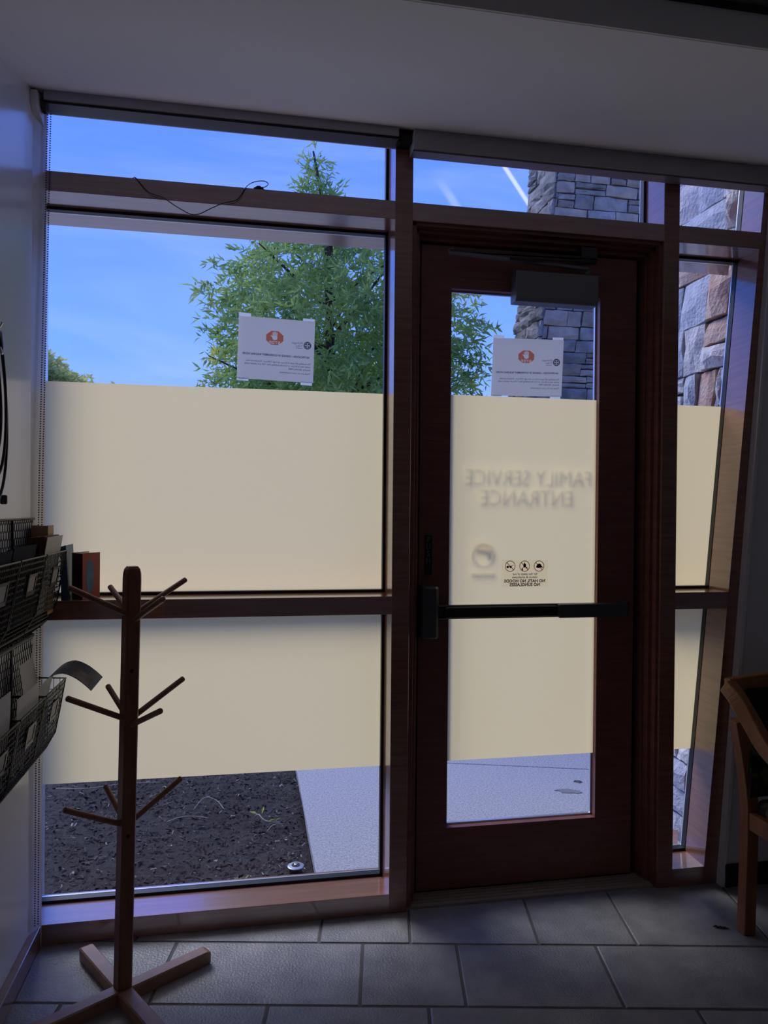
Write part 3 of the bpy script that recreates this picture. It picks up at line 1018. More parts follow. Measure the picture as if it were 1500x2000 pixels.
# small warning sticker on the door film, print reversed from this side
ws = thing('warning_sticker', (1.07, .115, 1.17), 'small clear sticker of three red prohibition circles on the door film', 'sticker')
S = lambda tx, ty, d=0.0: (1.1665 - tx, .1150 - d, 1.170 + ty)
build('backing', MB().sheet([[S(0, 0), S(0, .106)], [S(.192, 0), S(.192, .106)]], (0, .0002, 0)),
      glass_material('sticker_film', (0.985, 0.975, 0.95), 0.02), ws)
for k in range(3):
    rg, gl = MB(), MB()
    cx = .038 + .0595 * k
    f = lambda a, b, cx=cx: S(cx + a, .081 + b, .0006)
    f2 = lambda a, b, cx=cx: S(cx + a, .081 + b, .0004)
    disc(rg, f, 0, 0, .0215, 32, .0190)
    c = math.cos(R(45)) * .0195
    rg.add([f(-c - .0010, -c + .0010), f(-c + .0010, -c - .0010), f(c + .0010, c - .0010), f(c - .0010, c + .0010)], [(0, 1, 2, 3)])
    if k == 0:      # cap
        gl.add([f2(-.012, -.004), f2(-.009, .006), f2(-.002, .010), f2(.005, .008), f2(.010, .002), f2(.012, -.005), f2(.004, -.008), f2(-.004, -.007)], [tuple(range(8))])
        gl.add([f2(-.017, -.008), f2(-.016, -.004), f2(-.009, .002), f2(-.008, -.004)], [(0, 1, 2, 3)])
    elif k == 1:    # hooded head
        gl.add([f2(-.006, -.004), f2(-.006, .006), f2(.000, .013), f2(.004, .013), f2(.003, .009), f2(.006, .002), f2(.004, -.006)], [tuple(range(7))])
        gl.add([f2(.002, -.004), f2(.012, -.008), f2(.013, -.016), f2(.006, -.018), f2(.008, -.010)], [tuple(range(5))])
        gl.add([f2(-.012, -.008), f2(-.009, -.002), f2(-.006, -.004), f2(-.010, -.012)], [(0, 1, 2, 3)])
    else:           # sunglasses
        disc(gl, lambda a, b: f2(.010 + a, -.003 + b), 0, 0, .0052, 14)
        disc(gl, lambda a, b: f2(-.002 + a, -.003 + b), 0, 0, .0048, 14)
        gl.add([f2(-.006, -.001), f2(-.014, .004), f2(-.014, .006), f2(-.005, .001)], [(0, 1, 2, 3)])
        gl.add([f2(.006, -.001), f2(.002, -.001), f2(.002, .0005), f2(.006, .0005)], [(0, 1, 2, 3)])
    pr_o = build('prohibition_ring', rg, RED, ws)
    build('pictogram', gl, BLACK, pr_o)
lt = MB()
for ln, sz, yy, bold in (('for the safety of our', .0125, .046, .0002), ('visitors & employees', .0125, .034, .0002), ('NO HATS, NO HOODS', .0165, .0175, .0006), ('NO SUNGLASSES', .0165, .0030, .0006)):
    q = text_mb(ln, sz, lambda a, b, yy=yy: S(.096 + a, yy + b, .0005), 'CENTER', bold)
    lt.add(q.v, q.f)
build('lettering', lt, BLACK, ws)

# ------------------------------------------------------------------ coat rack
crk = thing('coat_rack', (-.355, -.325, 0), 'wooden coat tree with slanted dowel pegs standing before the left window', 'coat rack')
NE, SE = Vector((.842, .540, 0)), Vector((.540, -.842, 0))
SW, NW = -NE, -SE
cb = Vector((-.355, -.325, 0))
LEAN = Vector((.0150, 0, 1))
hs = .0215
post = MB()
prof = [(.0405, 1.0), (.3, 1.0), (.7, 1.0), (1.255, 1.0), (1.272, .97), (1.285, .86), (1.293, .62)]
for (z, s) in prof:
    c = cb + LEAN * z
    b = .22
    for (a, d) in ((1, 1 - b), (1 - b, 1), (-1 + b, 1), (-1, 1 - b), (-1, -1 + b), (-1 + b, -1), (1 - b, -1), (1, -1 + b)):
        p = c + NE * a * hs * s + NW * d * hs * s
        post.v.append(tuple(p))
for i in range(len(prof) - 1):
    for k in range(8):
        post.f.append((i * 8 + k, i * 8 + (k + 1) % 8, (i + 1) * 8 + (k + 1) % 8, (i + 1) * 8 + k))
post.f += [tuple(range(8))[::-1], tuple(range(48, 56))]
build('post', post, RACKW, crk)
for d, ln in ((NE, .285), (SW, .275), (NW, .285), (SE, .285)):
    sd = Vector((-d.y, d.x, 0))
    s0 = hs if d in (NE, SW) else hs
    a, b, c2 = cb + d * .0005, cb + d * (ln - .012), cb + d * ln
    w = .0225
    lg = MB()
    zt = .040
    bz = .006
    ringp = lambda p, zz: [p - sd * w, p + sd * w]
    sect = [(-w, 0.0), (w, 0.0), (w, zt - .004), (w - .004, zt), (-w + .004, zt), (-w, zt - .004)]
    lg.prism([a + sd * q[0] + Vector((0, 0, q[1])) for q in sect], [b + sd * q[0] + Vector((0, 0, q[1])) for q in sect])
    lg.prism([b + sd * q[0] + Vector((0, 0, q[1])) for q in sect], [c2 + sd * q[0] * .86 + Vector((0, 0, q[1] * .8 + .003)) for q in sect])
    build('foot', lg, RACKL, crk)
for (zb, who) in ((1.154, 'NE SE SW NW'), (.843, 'NE SE SW NW'), (.529, 'NE SW NW')):
    for nm in who.split():
        d = {'NE': NE, 'SE': SE, 'SW': SW, 'NW': NW}[nm]
        z = zb - (.020 if nm == 'SE' else 0)
        ln = {'NE': .178, 'SE': .205, 'SW': .182, 'NW': .155}[nm]
        rise = {'NE': .090, 'SE': .082, 'SW': .088, 'NW': .066}[nm]
        p0 = cb + LEAN * z + d * .016
        p1 = cb + LEAN * z + Vector((0, 0, rise)) + d * ln
        t = (p1 - p0).normalized()
        build('peg', MB().tube([p0, p0 * .5 + p1 * .5, p1 - t * .003, p1], [.0085, .0085, .0085, .0062], 12), PEGW, crk, smooth=False)
for z in (.497, .985):
    c = cb + LEAN * z + SE * (hs + .0002) - NE * .004
    build('hole_disc', MB().tube([c, c + SE * .0008], .006, 10), HOLE, crk)  # flat disc, its dark colour stands for the shade in a hole

# ------------------------------------------------------------------ wire file rack on the left wall
rk = thing('wire_file_rack', (-.69, -.4, .6), 'black chicken-wire wall file rack of two tiers on the left wall', 'rack')


def hex_lines(W, Hh, s):
    """edges of a hexagon net over [0,W]x[0,H], columns upright"""
    segs = []
    dx = s
    dy = s * 1.05
    rows = int(Hh / dy) + 3
    cols = int(W / dx) + 3
    for i in range(-1, rows):
        for j in range(-1, cols):
            ox = j * dx + (dx / 2 if i % 2 else 0)
            oy = i * dy
            a = (ox, oy)
            b = (ox, oy + dy * .62)
            c = (ox - dx / 2, oy + dy)
            d = (ox + dx / 2, oy + dy)
            segs += [(a, b), (b, c), (b, d)]
    out = []
    for (p, q) in segs:           # clip to the rectangle
        t0, t1 = 0.0, 1.0
        ok = True
        for k, lim in ((0, W), (1, Hh)):
            d = q[k] - p[k]
            if abs(d) < 1e-9:
                if p[k] < 0 or p[k] > lim:
                    ok = False
                continue
            ta, tb = sorted((-p[k] / d, (lim - p[k]) / d))
            t0, t1 = max(t0, ta), min(t1, tb)
        if ok and t1 - t0 > 1e-3:
            out.append(((p[0] + t0 * (q[0] - p[0]), p[1] + t0 * (q[1] - p[1])), (p[0] + t1 * (q[0] - p[0]), p[1] + t1 * (q[1] - p[1]))))
    return out


YR0, YR1, PW = -.012, -1.032, .255
for (ztop, zbot, rim) in ((1.428, 1.052, 1.322), (1.046, .628, .898)):
    bp_ = MB()
    for (a, b) in hex_lines(YR0 - YR1, ztop - zbot, .022):
        bp_.wire((-.6865, YR0 - a[0], zbot + a[1]), (-.6865, YR0 - b[0], zbot + b[1]), .0014)
    build('back_mesh', bp_, BWIRE, rk, kind='stuff')
    fr = MB()
    xx = -.6855
    fr.tube([(xx, YR0, ztop), (xx, YR1, ztop)], .004, 6).tube([(xx, YR0, zbot), (xx, YR1, zbot)], .003, 6)
    for k in range(5):
        fr.tube([(xx, YR0 - k * PW, zbot), (xx, YR0 - k * PW, ztop)], .0045, 6)
    build('back_frame', fr, BWIRE if ztop > 1.2 else GREYM, rk)  # lower frame grey instead of black: light on its top tube put into colour
    for k in range(4):
        ya, yb = YR0 - k * PW - .006, YR0 - (k + 1) * PW + .006
        pr_ = [(-.590, rim), (-.606, rim - .092), (-.622, rim - .178), (-.652, rim - .232), (-.684, rim - .262)]
        cum = [0]
        for p, q in zip(pr_[:-1], pr_[1:]):
            cum.append(cum[-1] + math.hypot(q[0] - p[0], q[1] - p[1]))

        def at(s):
            for i in range(len(cum) - 1):
                if s <= cum[i + 1] + 1e-9:
                    t = (s - cum[i]) / (cum[i + 1] - cum[i])
                    return (pr_[i][0] + t * (pr_[i + 1][0] - pr_[i][0]), pr_[i][1] + t * (pr_[i + 1][1] - pr_[i][1]))
            return pr_[-1]
        bk = MB()
        for (a, b) in hex_lines(ya - yb, cum[-1], .0165):
            pa, pb_ = at(a[1]), at(b[1])
            bk.wire((pa[0], ya - a[0], pa[1]), (pb_[0], ya - b[0], pb_[1]), .0014)
        for yy in (ya, yb):       # side meshes: uprights and rungs, and the edge wire
            bk.tube([(-.6845, yy, rim + .004)] + [(p[0], yy, p[1]) for p in pr_], .0026, 6)
            for i in range(1, 7):
                s = cum[-1] * i / 7.5
                p = at(s)
                bk.wire((-.6845, yy, p[1] + .004), (p[0], yy, p[1]), .0012)
            for i in range(1, 5):
                xq = -.6845 + i * .019
                for p, q in zip(pr_[:-1], pr_[1:]):
                    if q[0] <= xq <= p[0]:
                        zz = p[1] + (xq - p[0]) / (q[0] - p[0]) * (q[1] - p[1])
                        bk.wire((xq, yy, rim + .003), (xq, yy, zz), .0012)
        bk.tube([(pr_[0][0], ya, pr_[0][1]), (pr_[0][0], yb, pr_[0][1])], .0030, 6)
        bk.tube([(pr_[3][0], ya, pr_[3][1]), (pr_[3][0], yb, pr_[3][1])], .0026, 6)
        bko = build('basket', bk, BWIRE, rk)
        # label holder on the front
        yc = (ya + yb) / 2
        n = Vector((.985, 0, -.17)).normalized()
        upv = Vector((.17, 0, .985)).normalized()
        c = Vector((-.6005 + .004, yc, rim - .072))
        lh = MB()
        for (dy, dz, hy, hz) in ((-.036, 0, .005, .030), (.036, 0, .005, .030), (0, .025, .041, .004), (0, -.027, .041, .006)):
            lh.obox(c + Vector((0, dy, 0)) + upv * dz, (0, 1, 0), n, upv, hy, .0012, hz)
        build('label_holder', lh, DARKM, bko)
        build('label_card', MB().obox(c - n * .0012, (0, 1, 0), n, upv, .034, .0005, .024), TAG, bko)

# what is in the baskets
def leaning_sheet(name, mat, y0, y1, base, tip, th, label, cat, bulge=0.0, group=None, nseg=8):
    b, t = Vector(base), Vector(tip)
    gr = []
    for i in range(nseg + 1):
        s = i / nseg
        p = b.lerp(t, s)
        off = bulge * 4 * s * (1 - s)
        gr.append([(p.x + off, y0, p.y), (p.x + off, y1, p.y)])
    o = build(name, MB().sheet(gr, (th, 0, 0)), mat)
    return tag(o, label, cat, group)


def V2(x, z):
    return Vector((x, z, 0))


def sheet2(name, mat, y0, y1, x0, z0, x1, z1, th, label, cat, bulge=0.0, group=None, y1t=None):
    gr = []
    for i in range(9):
        s = i / 8
        x = x0 + (x1 - x0) * s + bulge * 4 * s * (1 - s)
        z = z0 + (z1 - z0) * s
        gr.append([(x, y0, z), (x, y1 + ((y1t - y1) * s if y1t is not None else 0), z)])
    return tag(build(name, MB().sheet(gr, (th, 0, 0)), mat), label, cat, group)


# upper, first basket: maroon booklets, a grey-white booklet in front, a thick tan book behind
tb = thing('book', (-.655, -.07, 1.10), 'thick tan paperback, the tallest in the upper wire basket', 'book')
build('page_block', MB().box(-.676, -.632, -.094, -.030, 1.12, 1.4045), PAGES, tb)
build('cover', MB().box(-.6795, -.6765, -.097, -.028, 1.12, 1.407).box(-.6315, -.6285, -.097, -.028, 1.12, 1.407).box(-.6795, -.6285, -.0985, -.0955, 1.12, 1.407), TANBK, tb)
for k in range(3):
    sheet2('booklet', MARBK, -.206 + .003 * k, -.026, -.683 + .0125 * k, 1.11, -.657 + .0170 * k, 1.372 + .002 * k, .0115,
           ('rearmost', 'middle', 'frontmost')[k] + ' of three maroon booklets in the upper wire basket', 'booklet', group='maroon booklets in the upper basket')
sheet2('booklet', WPAPER, -.204, -.018, -.6445, 1.11, -.604, 1.374, .0015, 'pale grey booklet leaning at the front of the upper wire basket', 'booklet', y1t=-.015)
# upper, second and third baskets: dark folders
for k in range(3):
    sheet2('folder', DFOLD, -.500, -.290, -.674 + .010 * k, 1.10, -.646 + .016 * k, 1.345 + .006 * k, .003,
           ('rearmost', 'middle', 'frontmost')[k] + ' of three dark folders in the second upper wire basket', 'folder', group='dark folders in the second upper basket')
sheet2('folder', DFOLD, -.760, -.545, -.650, 1.10, -.606, 1.352, .004, 'dark folder in the third upper wire basket from the window', 'folder')
# lower baskets
sheet2('booklet', BLUEBK, -.225, -.045, -.656, .69, -.642, .815, .006, 'dark blue booklet sunk low in the lower wire basket', 'booklet')
lw = sheet2('letter', WPAPER, -.300, -.160, -.650, .72, -.655, 1.000, .0006, 'curled white letter standing tall in the lower wire rack', 'letter', bulge=.012)
sheet2('leaflet', WPAPER, -.500, -.290, -.640, .72, -.603, .950, .0006, 'white leaflet at the front of the lower rack beside the curled letter', 'leaflet', bulge=.01)
sheet2('leaflet', WPAPER, -.760, -.545, -.640, .72, -.606, .985, .0006, 'white leaflet in the lower rack, third basket from the window', 'leaflet', bulge=.01)
# brochure bent over the basket rim
pth = smooth_path([(-.655, 0, .72), (-.648, 0, .80), (-.638, 0, .870), (-.622, 0, .912), (-.595, 0, .938), (-.560, 0, .947), (-.525, 0, .933), (-.495, 0, .910), (-.474, 0, .889)], 3)
gr = [[(p.x + .004, -.036, p.z + .012 * min(1, i / 8)), (p.x - .010, -.150, p.z - .006)] for i, p in enumerate(pth)]
gr = [[tuple(Vector(a).lerp(Vector(b), j / 4)) for j in range(5)] for a, b in gr]
br = build('brochure', MB().sheet(gr, (0.0005, 0, .0006)), BROCH)
tag(br, 'glossy dark blue brochure bent over the lower wire basket rim', 'brochure')
pg = [[Vector(p) + Vector((.0012, 0, .0016)) for p in row[2:5]] for row in gr[-8:-2]]
build('picture', MB().sheet(pg, (0.0003, 0, .0004)), BROCHP, br)
pg = [[Vector(p) + Vector((.0012, 0, .0016)) for p in row[1:4]] for row in gr[-14:-11]]
build('picture', MB().sheet(pg, (0.0003, 0, .0004)), BROCHP, br)

# ------------------------------------------------------------------ books on the middle rail
rb = thing('book', (-.545, .045, ZC), 'small red paperback with a blue picture standing on the window rail', 'book')
A_, B_, C_ = Vector((-.586, .040, 0)), Vector((-.545, .008, 0)), Vector((-.502, .076, 0))
H0, H1 = ZC + .0005, ZC + .158


def slab2(p, q, th_dir, z0, z1):
    t = Vector(th_dir)
    return MB().prism([p + Vector((0, 0, z0)), q + Vector((0, 0, z0)), q + t + Vector((0, 0, z0)), p + t + Vector((0, 0, z0))],
                      [p + Vector((0, 0, z1)), q + Vector((0, 0, z1)), q + t + Vector((0, 0, z1)), p + t + Vector((0, 0, z1))])


inw = (A_ - B_).normalized()
lenv = (C_ - B_)
build('front_cover', slab2(B_, C_, inw * .0015, H0, H1), REDBK, rb)
build('spine', slab2(B_ + inw * .0016, A_ - inw * .0016, lenv.normalized() * .0015, H0, H1 - .001), MARBK, rb)
build('page_block', slab2(B_ + inw * .0016 + lenv * .02, B_ + inw * .0016 + lenv * .93, inw * ((A_ - B_).length - .0034), H0 + .002, H1 - .003), PAGES, rb)
build('back_cover', slab2(A_ - inw * .0015, A_ - inw * .0015 + lenv + inw * .004, inw * .0015, H0, H1 + .001), WPAPER, rb)
outn = -inw
pc = MB()
lu = lenv.normalized()
ell = [(B_ + outn * .0004 + lu * (.034 + .017 * math.copysign(abs(math.cos(a)) ** .7, math.cos(a))) + Vector((0, 0, ZC + .078 + .056 * math.copysign(abs(math.sin(a)) ** .8, math.sin(a)))))
       for a in [k * math.pi / 10 for k in range(20)]]
pc.prism(ell, [p - outn * .0003 for p in ell])
build('picture', pc, BLUEP, rb)
tag(build('book', MB().prism([(-.612, .006, ZC + .0005), (-.588, .006, ZC + .0005), (-.598, .006, ZC + .185), (-.6155, .006, ZC + .180)],
                             [(-.612, .110, ZC + .0005), (-.588, .110, ZC + .0005), (-.598, .110, ZC + .185), (-.6155, .110, ZC + .180)]), BLUEBK),
    'dark blue book leaning between the red paperback and the wire rack', 'book')

# ------------------------------------------------------------------ hanging cord on the left wall
cd = MB()
for (yc, hw, zt, zb, x, ph) in ((-.485, .105, 1.95, 1.478, -.668, 0.0), (-.505, .082, 1.93, 1.545, -.660, 0.3), (-.470, .060, 1.90, 1.60, -.676, -.2)):
    pts = []
    for k in range(41):
        a = 2 * math.pi * k / 40
        zc, hz = (zt + zb) / 2, (zt - zb) / 2
        pts.append((x + .006 * math.sin(a + ph), yc + hw * math.sin(a) * (.55 + .45 * (1 - (math.cos(a) + 1) / 2)) + .018 * ph, zc + hz * math.cos(a)))
    cd.tube(pts, .0042, 8, False)
hc = thing('cord', (-.67, -.48, 1.95), 'coiled black cord hanging on the left wall above the wire rack', 'cord')
build('loop', cd, CORD, hc, smooth=True)
build('plug', MB().box(-.680, -.662, -.400, -.388, 1.474, 1.500), CORD, hc, bevel=.003)
build('hook', MB().tube([(XL, -.485, 1.955), (-.655, -.485, 1.950), (-.650, -.485, 1.962)], .004, 8), ALU, hc)
build('clip', MB().tube(smooth_path([(-.656, -.478, 1.94), (-.654, -.470, 1.90), (-.654, -.474, 1.88), (-.656, -.484, 1.895)], 4), .004, 8), ALU, hc, smooth=True)

# ------------------------------------------------------------------ arm chair at the right
chair = thing('arm_chair', (1.98, -.58, 0), 'wooden arm chair with dark patterned seat at the right wall', 'chair')
XC = 1.995


def mir(p):
    return (2 * XC - p[0], p[1], p[2])


rect = lambda a, b: [(-a, -b), (a, -b), (a, b), (-a, b)]
rear = smooth_path([(1.727, -.325, 0), (1.738, -.318, .22), (1.745, -.312, .42), (1.728, -.315, .56), (1.697, -.325, .69), (1.682, -.33, .75)], 3)
front = smooth_path([(1.735, -.865, 0), (1.738, -.86, .3), (1.730, -.855, .5), (1.712, -.85, .645)], 3)
for P_ in (rear, front):
    for f in (lambda p: p, mir):
        build('leg', MB().sweep([f(p) for p in P_], rect(.022, .022), (0, 1, 0)), CHAIRW, chair, bevel=.002)
armp = smooth_path([(1.662, -.300, .862), (1.668, -.345, .828), (1.680, -.400, .762), (1.690, -.470, .690), (1.698, -.56, .655), (1.706, -.70, .650), (1.714, -.90, .648)], 4)
for f in (lambda p: p, mir):
    build('arm', MB().sweep([f(p) for p in armp], rect(.020, .026), (0, .35, 1)), CHAIRW, chair, bevel=.003)
crest = smooth_path([(1.660, -.302, .862), (1.74, -.292, .868), (1.86, -.282, .876), (XC, -.278, .880), (2 * XC - 1.86, -.282, .876), (2 * XC - 1.74, -.292, .868), (2 * XC - 1.66, -.302, .862)], 3)
build('crest_rail', MB().sweep(crest, rect(.016, .024), (0, 0, 1)), CHAIRW, chair, bevel=.003)
for f in (lambda p: p, mir):
    build('side_rail', MB().sweep([f(p) for p in ((1.742, -.31, .392), (1.735, -.86, .400))], rect(.014, .030), (0, 0, 1)), CHAIRW, chair, bevel=.002)
build('front_rail', MB().sweep([(1.735, -.86, .400), (2 * XC - 1.735, -.86, .400)], rect(.014, .030), (0, 0, 1)), CHAIRW, chair, bevel=.002)
build('rear_rail', MB().sweep([(1.742, -.315, .392), (2 * XC - 1.742, -.315, .392)], rect(.014, .030), (0, 0, 1)), CHAIRW, chair, bevel=.002)
build('seat', MB().box(1.752, 2 * XC - 1.752, -.875, -.33, .405, .470), CUSH, chair, bevel=.015)
bkp = MB()
gr = [[(1.720 + (2 * XC - 3.44) * j / 8, -.335 - .02 * math.sin(math.pi * i / 6) + .03 * i / 6 + .012 * (j - 4) ** 2 / 16 * -1, .480 + .37 * i / 6) for j in range(9)] for i in range(7)]
build('backrest', MB().sheet(gr, (0, .03, 0)), CUSH, chair, smooth=False)

# bits on the floor
db = MB()
for (a, b, c, d) in ((0, 0, .020, .006), (.012, -.006, .018, .005), (-.012, .008, .014, .005)):
    db.add([(1.656 + a - c, -.288 + b + .004, .001), (1.656 + a, -.288 + b - d, .004), (1.656 + a + c, -.288 + b - .006, .0015), (1.656 + a, -.288 + b + d, .006)], [(0, 1, 2, 3)])
tag(build('dry_leaf', db, material('dead_leaf', (0.02, 0.016, 0.014), 0.8)), 'crumpled dark dead leaf on the floor beside the chair leg', 'leaf')

# ------------------------------------------------------------------ outdoors: ground
build('ground', MB().box(-60, 60, 2.0, 90, -.30, -.10).box(-60, 60, .35, 2.0, -.30, -.11), LAWN, kind='structure')
sw = struct_root('sidewalk', (1.2, 1.2, -.05))
jx = lambda x: 1.505 - .292 * (x - 1.15)         # slanting joint
for (pl) in ([(.285, .20), (1.93, .20), (1.98, jx(1.98) - .004), (.285, jx(.285) - .004)],
             [(.285, jx(.285) + .004), (3.30, jx(3.30) + .004), (3.30, 3.2), (.285, 3.9)],
             [(.285, 3.91), (3.30, 3.21), (3.30, 5.2), (.285, 6.0)]):
    build('slab', MB().prism([(p[0], p[1], -.10) for p in pl], [(p[0], p[1], -.004) for p in pl]), CONC, sw, bevel=.004)
st = MB()
n = 14
rg2 = [(1.668 + .060 * math.cos(2 * math.pi * k / n) * (1 + .2 * math.sin(3 * k)), .990 + .030 * math.sin(2 * math.pi * k / n) * (1 + .15 * math.cos(2 * k)) - .02 * math.cos(2 * math.pi * k / n)) for k in range(n)]
st.prism([(p[0], p[1], -.004) for p in rg2], [(p[0], p[1], -.0015) for p in rg2])
tag(build('flat_stone', st, STAIN), 'flat grey patch lying on the pale concrete walk', 'stone')
st = MB().prism([(1.75, 1.11, -.004), (1.775, 1.085, -.004), (1.80, 1.095, -.004), (1.785, 1.12, -.004)], [(1.756, 1.108, .006), (1.775, 1.094, .008), (1.79, 1.098, .004), (1.782, 1.112, .005)])
tag(build('pebble', st, STAIN), 'small dark pebble beyond the flat grey patch on the walk', 'stone')

# mulch bed with loose chips
mu = struct_root('mulch_bed', (-.4, 1.2, -.06))
nx, ny = 46, 60
gv = []
for j in range(ny + 1):
    row = []
    for i in range(nx + 1):
        x = -1.75 + (0.281 + 1.75) * i / nx
        y = .19 + 3.3 * j / ny
        h = .012 * math.sin(7 * x + 2 * y) * math.sin(5 * y - 3 * x) + random.uniform(-.006, .006) - .042
        row.append((x, y, h))
    gv.append(row)
build('soil', MB().sheet(gv, (0, 0, -.06)), MULCH, mu, smooth=True)


def scatter_chips(n, xr, yr, smin, smax, zf, seed):
    r = np.random.default_rng(seed)
    c = np.stack([r.uniform(*xr, n), r.uniform(*yr, n), np.zeros(n)], 1)
    c[:, 2] = zf + .012 * np.sin(7 * c[:, 0] + 2 * c[:, 1]) * np.sin(5 * c[:, 1] - 3 * c[:, 0]) + r.uniform(-.002, .010, n)
    az = r.uniform(0, 2 * np.pi, n)
    el = r.normal(0, .35, n)
    L = r.uniform(smin, smax, n) * (.4 + r.random(n))
    W = L * r.uniform(.15, .4, n)
    a = np.stack([np.cos(az) * np.cos(el), np.sin(az) * np.cos(el), np.sin(el)], 1) * L[:, None]
    b = np.stack([-np.sin(az), np.cos(az), r.normal(0, .4, n)], 1) * W[:, None]
    up_ = np.array([0, 0, 1.]) * (W * .6)[:, None]
    vs = np.stack([c - a - b, c + a - b * .7, c + a * .9 + b, c - a * .8 + b, c + up_], 1).reshape(-1, 3)
    k = np.arange(n)[:, None] * 5
    fs = np.concatenate([k + np.array(t) for t in ([0, 1, 4], [1, 2, 4], [2, 3, 4], [3, 0, 4])], 0)
    mb = MB()
    mb.v = [tuple(p) for p in vs]
    mb.f = [tuple(int(q) for q in f) for f in fs]
    return mb


build('wood_chips', scatter_chips(9000, (-1.5, .278), (.21, 2.2), .006, .016, -.042, 3), CHIP, mu, kind='stuff')
build('pale_chips', scatter_chips(420, (-1.3, .278), (.21, 1.9), .004, .011, -.036, 4), STRAW, mu, kind='stuff', label='pale straw coloured chips')

for k, (p, lab) in enumerate((
        ([(-.36, .98, -.02), (-.30, .975, .0), (-.24, 1.00, -.01), (-.17, .99, -.02)], 'thin pale bent twig on the mulch farthest from the walk'),
        ([(-.25, 1.10, -.02), (-.20, 1.17, .01), (-.14, 1.15, .0), (-.10, 1.08, -.02)], 'thin pale arched twig on the mulch behind the bent twig'),
        ([(.10, .80, -.02), (.13, .83, -.005), (.175, .845, -.01)], 'short curved pale straw on the mulch near the seedling'),
        ([(-.98, 1.50, -.02), (-.80, 1.42, .0), (-.62, 1.46, .0), (-.45, 1.50, -.02)], 'long pale dry stem on the mulch at the far left edge'))):
    tag(build('twig', MB().tube(smooth_path(p, 5), .0022, 6), STRAW, smooth=True), lab, 'twig')

sd = thing('seedling', (.05, .95, -.04), 'wilted seedling with one yellow green leaf on the mulch', 'plant')
build('stem', MB().tube(smooth_path([(.045, .97, -.02), (.065, .945, .0), (.09, .905, -.012), (.13, .885, -.016), (.165, .885, -.02)], 4), .0035, 6), STRAW, sd, smooth=True)
SEEDL = material('seedling_leaf', (0.42, 0.46, 0.04), 0.5, transl=0.3)
for (c, a, l, w) in (((.040, .975, -.002), 2.7, .022, .012), ((.125, .89, -.008), .3, .020, .007), ((.155, .90, -.01), .6, .02, .006), ((.085, .985, .004), 1.4, .035, .006)):
    d = Vector((math.cos(a), math.sin(a), .15)) * l
    s_ = Vector((-math.sin(a), math.cos(a), 0)) * w
    c = Vector(c)
    build('leaf', MB().add([c - d, c - s_ + Vector((0, 0, .004)), c + d, c + s_ + Vector((0, 0, .004))], [(0, 1, 2, 3)]), SEEDL, sd)
lf = MB()
for (x, y, a) in ((-.012, .385, .3), (.01, .392, 1.2), (-.03, .38, 2.4)):
    d = Vector((math.cos(a), math.sin(a), .1)) * .018
    s_ = Vector((-math.sin(a), math.cos(a), 0)) * .007
    c = Vector((x, y, -.02))
    lf.add([c - d, c - s_ + Vector((0, 0, .006)), c + d, c + s_], [(0, 1, 2, 3)])
tag(build('fallen_leaf', lf, material('dull_yellow_leaf', (0.30, 0.30, 0.10), 0.6, transl=0.3)), 'faded yellow leaf lying on the mulch close to the sill', 'leaf')

pl = thing('path_light', (.207, .415, -.06), 'short round metal light stub in the mulch by the walk', 'light')
build('body', MB().lathe([(.026, 0), (.026, .054)], (.207, .415, -.06), 20), BLACK, pl)
build('cap', MB().lathe([(.026, .054), (.033, .055), (.034, .059), (.031, .061), (.018, .062)], (.207, .415, -.06), 24), ALU, pl, smooth=False)
build('lens_ring', MB().lathe([(.018, .0615), (.017, .064), (.010, .0645)], (.207, .415, -.06), 20), BLACK, pl)
build('cap_screw', MB().lathe([(.007, .062), (.007, .067), (.004, .068)], (.207, .415, -.06), 12), ALU, pl)


# ------------------------------------------------------------------ stone piers
def ashlar(u1, vlo, vhi, hmin, hmax, lmin, lmax, r):
    out = []
    v = vlo
    while v < vhi - .02:
        h = r.uniform(hmin, hmax)
        if v + h > vhi:
            h = vhi - v
        u = -r.uniform(0, lmax * .6)
        while u < u1:
            l = r.uniform(lmin, lmax)
            a, b = max(u, 0), min(u + l, u1)
            if u1 - b < lmin * .5:
                b = u1
            if b - a > .03:
                if r.random() < .22 and h > hmin * 1.25:      # two flat stones stacked
                    m = r.uniform(.4, .6)
                    out += [(a, b, v, v + h * m), (a, b, v + h * m, v + h)]
                else:
                    out.append((a, b, v, v + h))
            u = b if b == u1 else u + l
        v += h
    return out


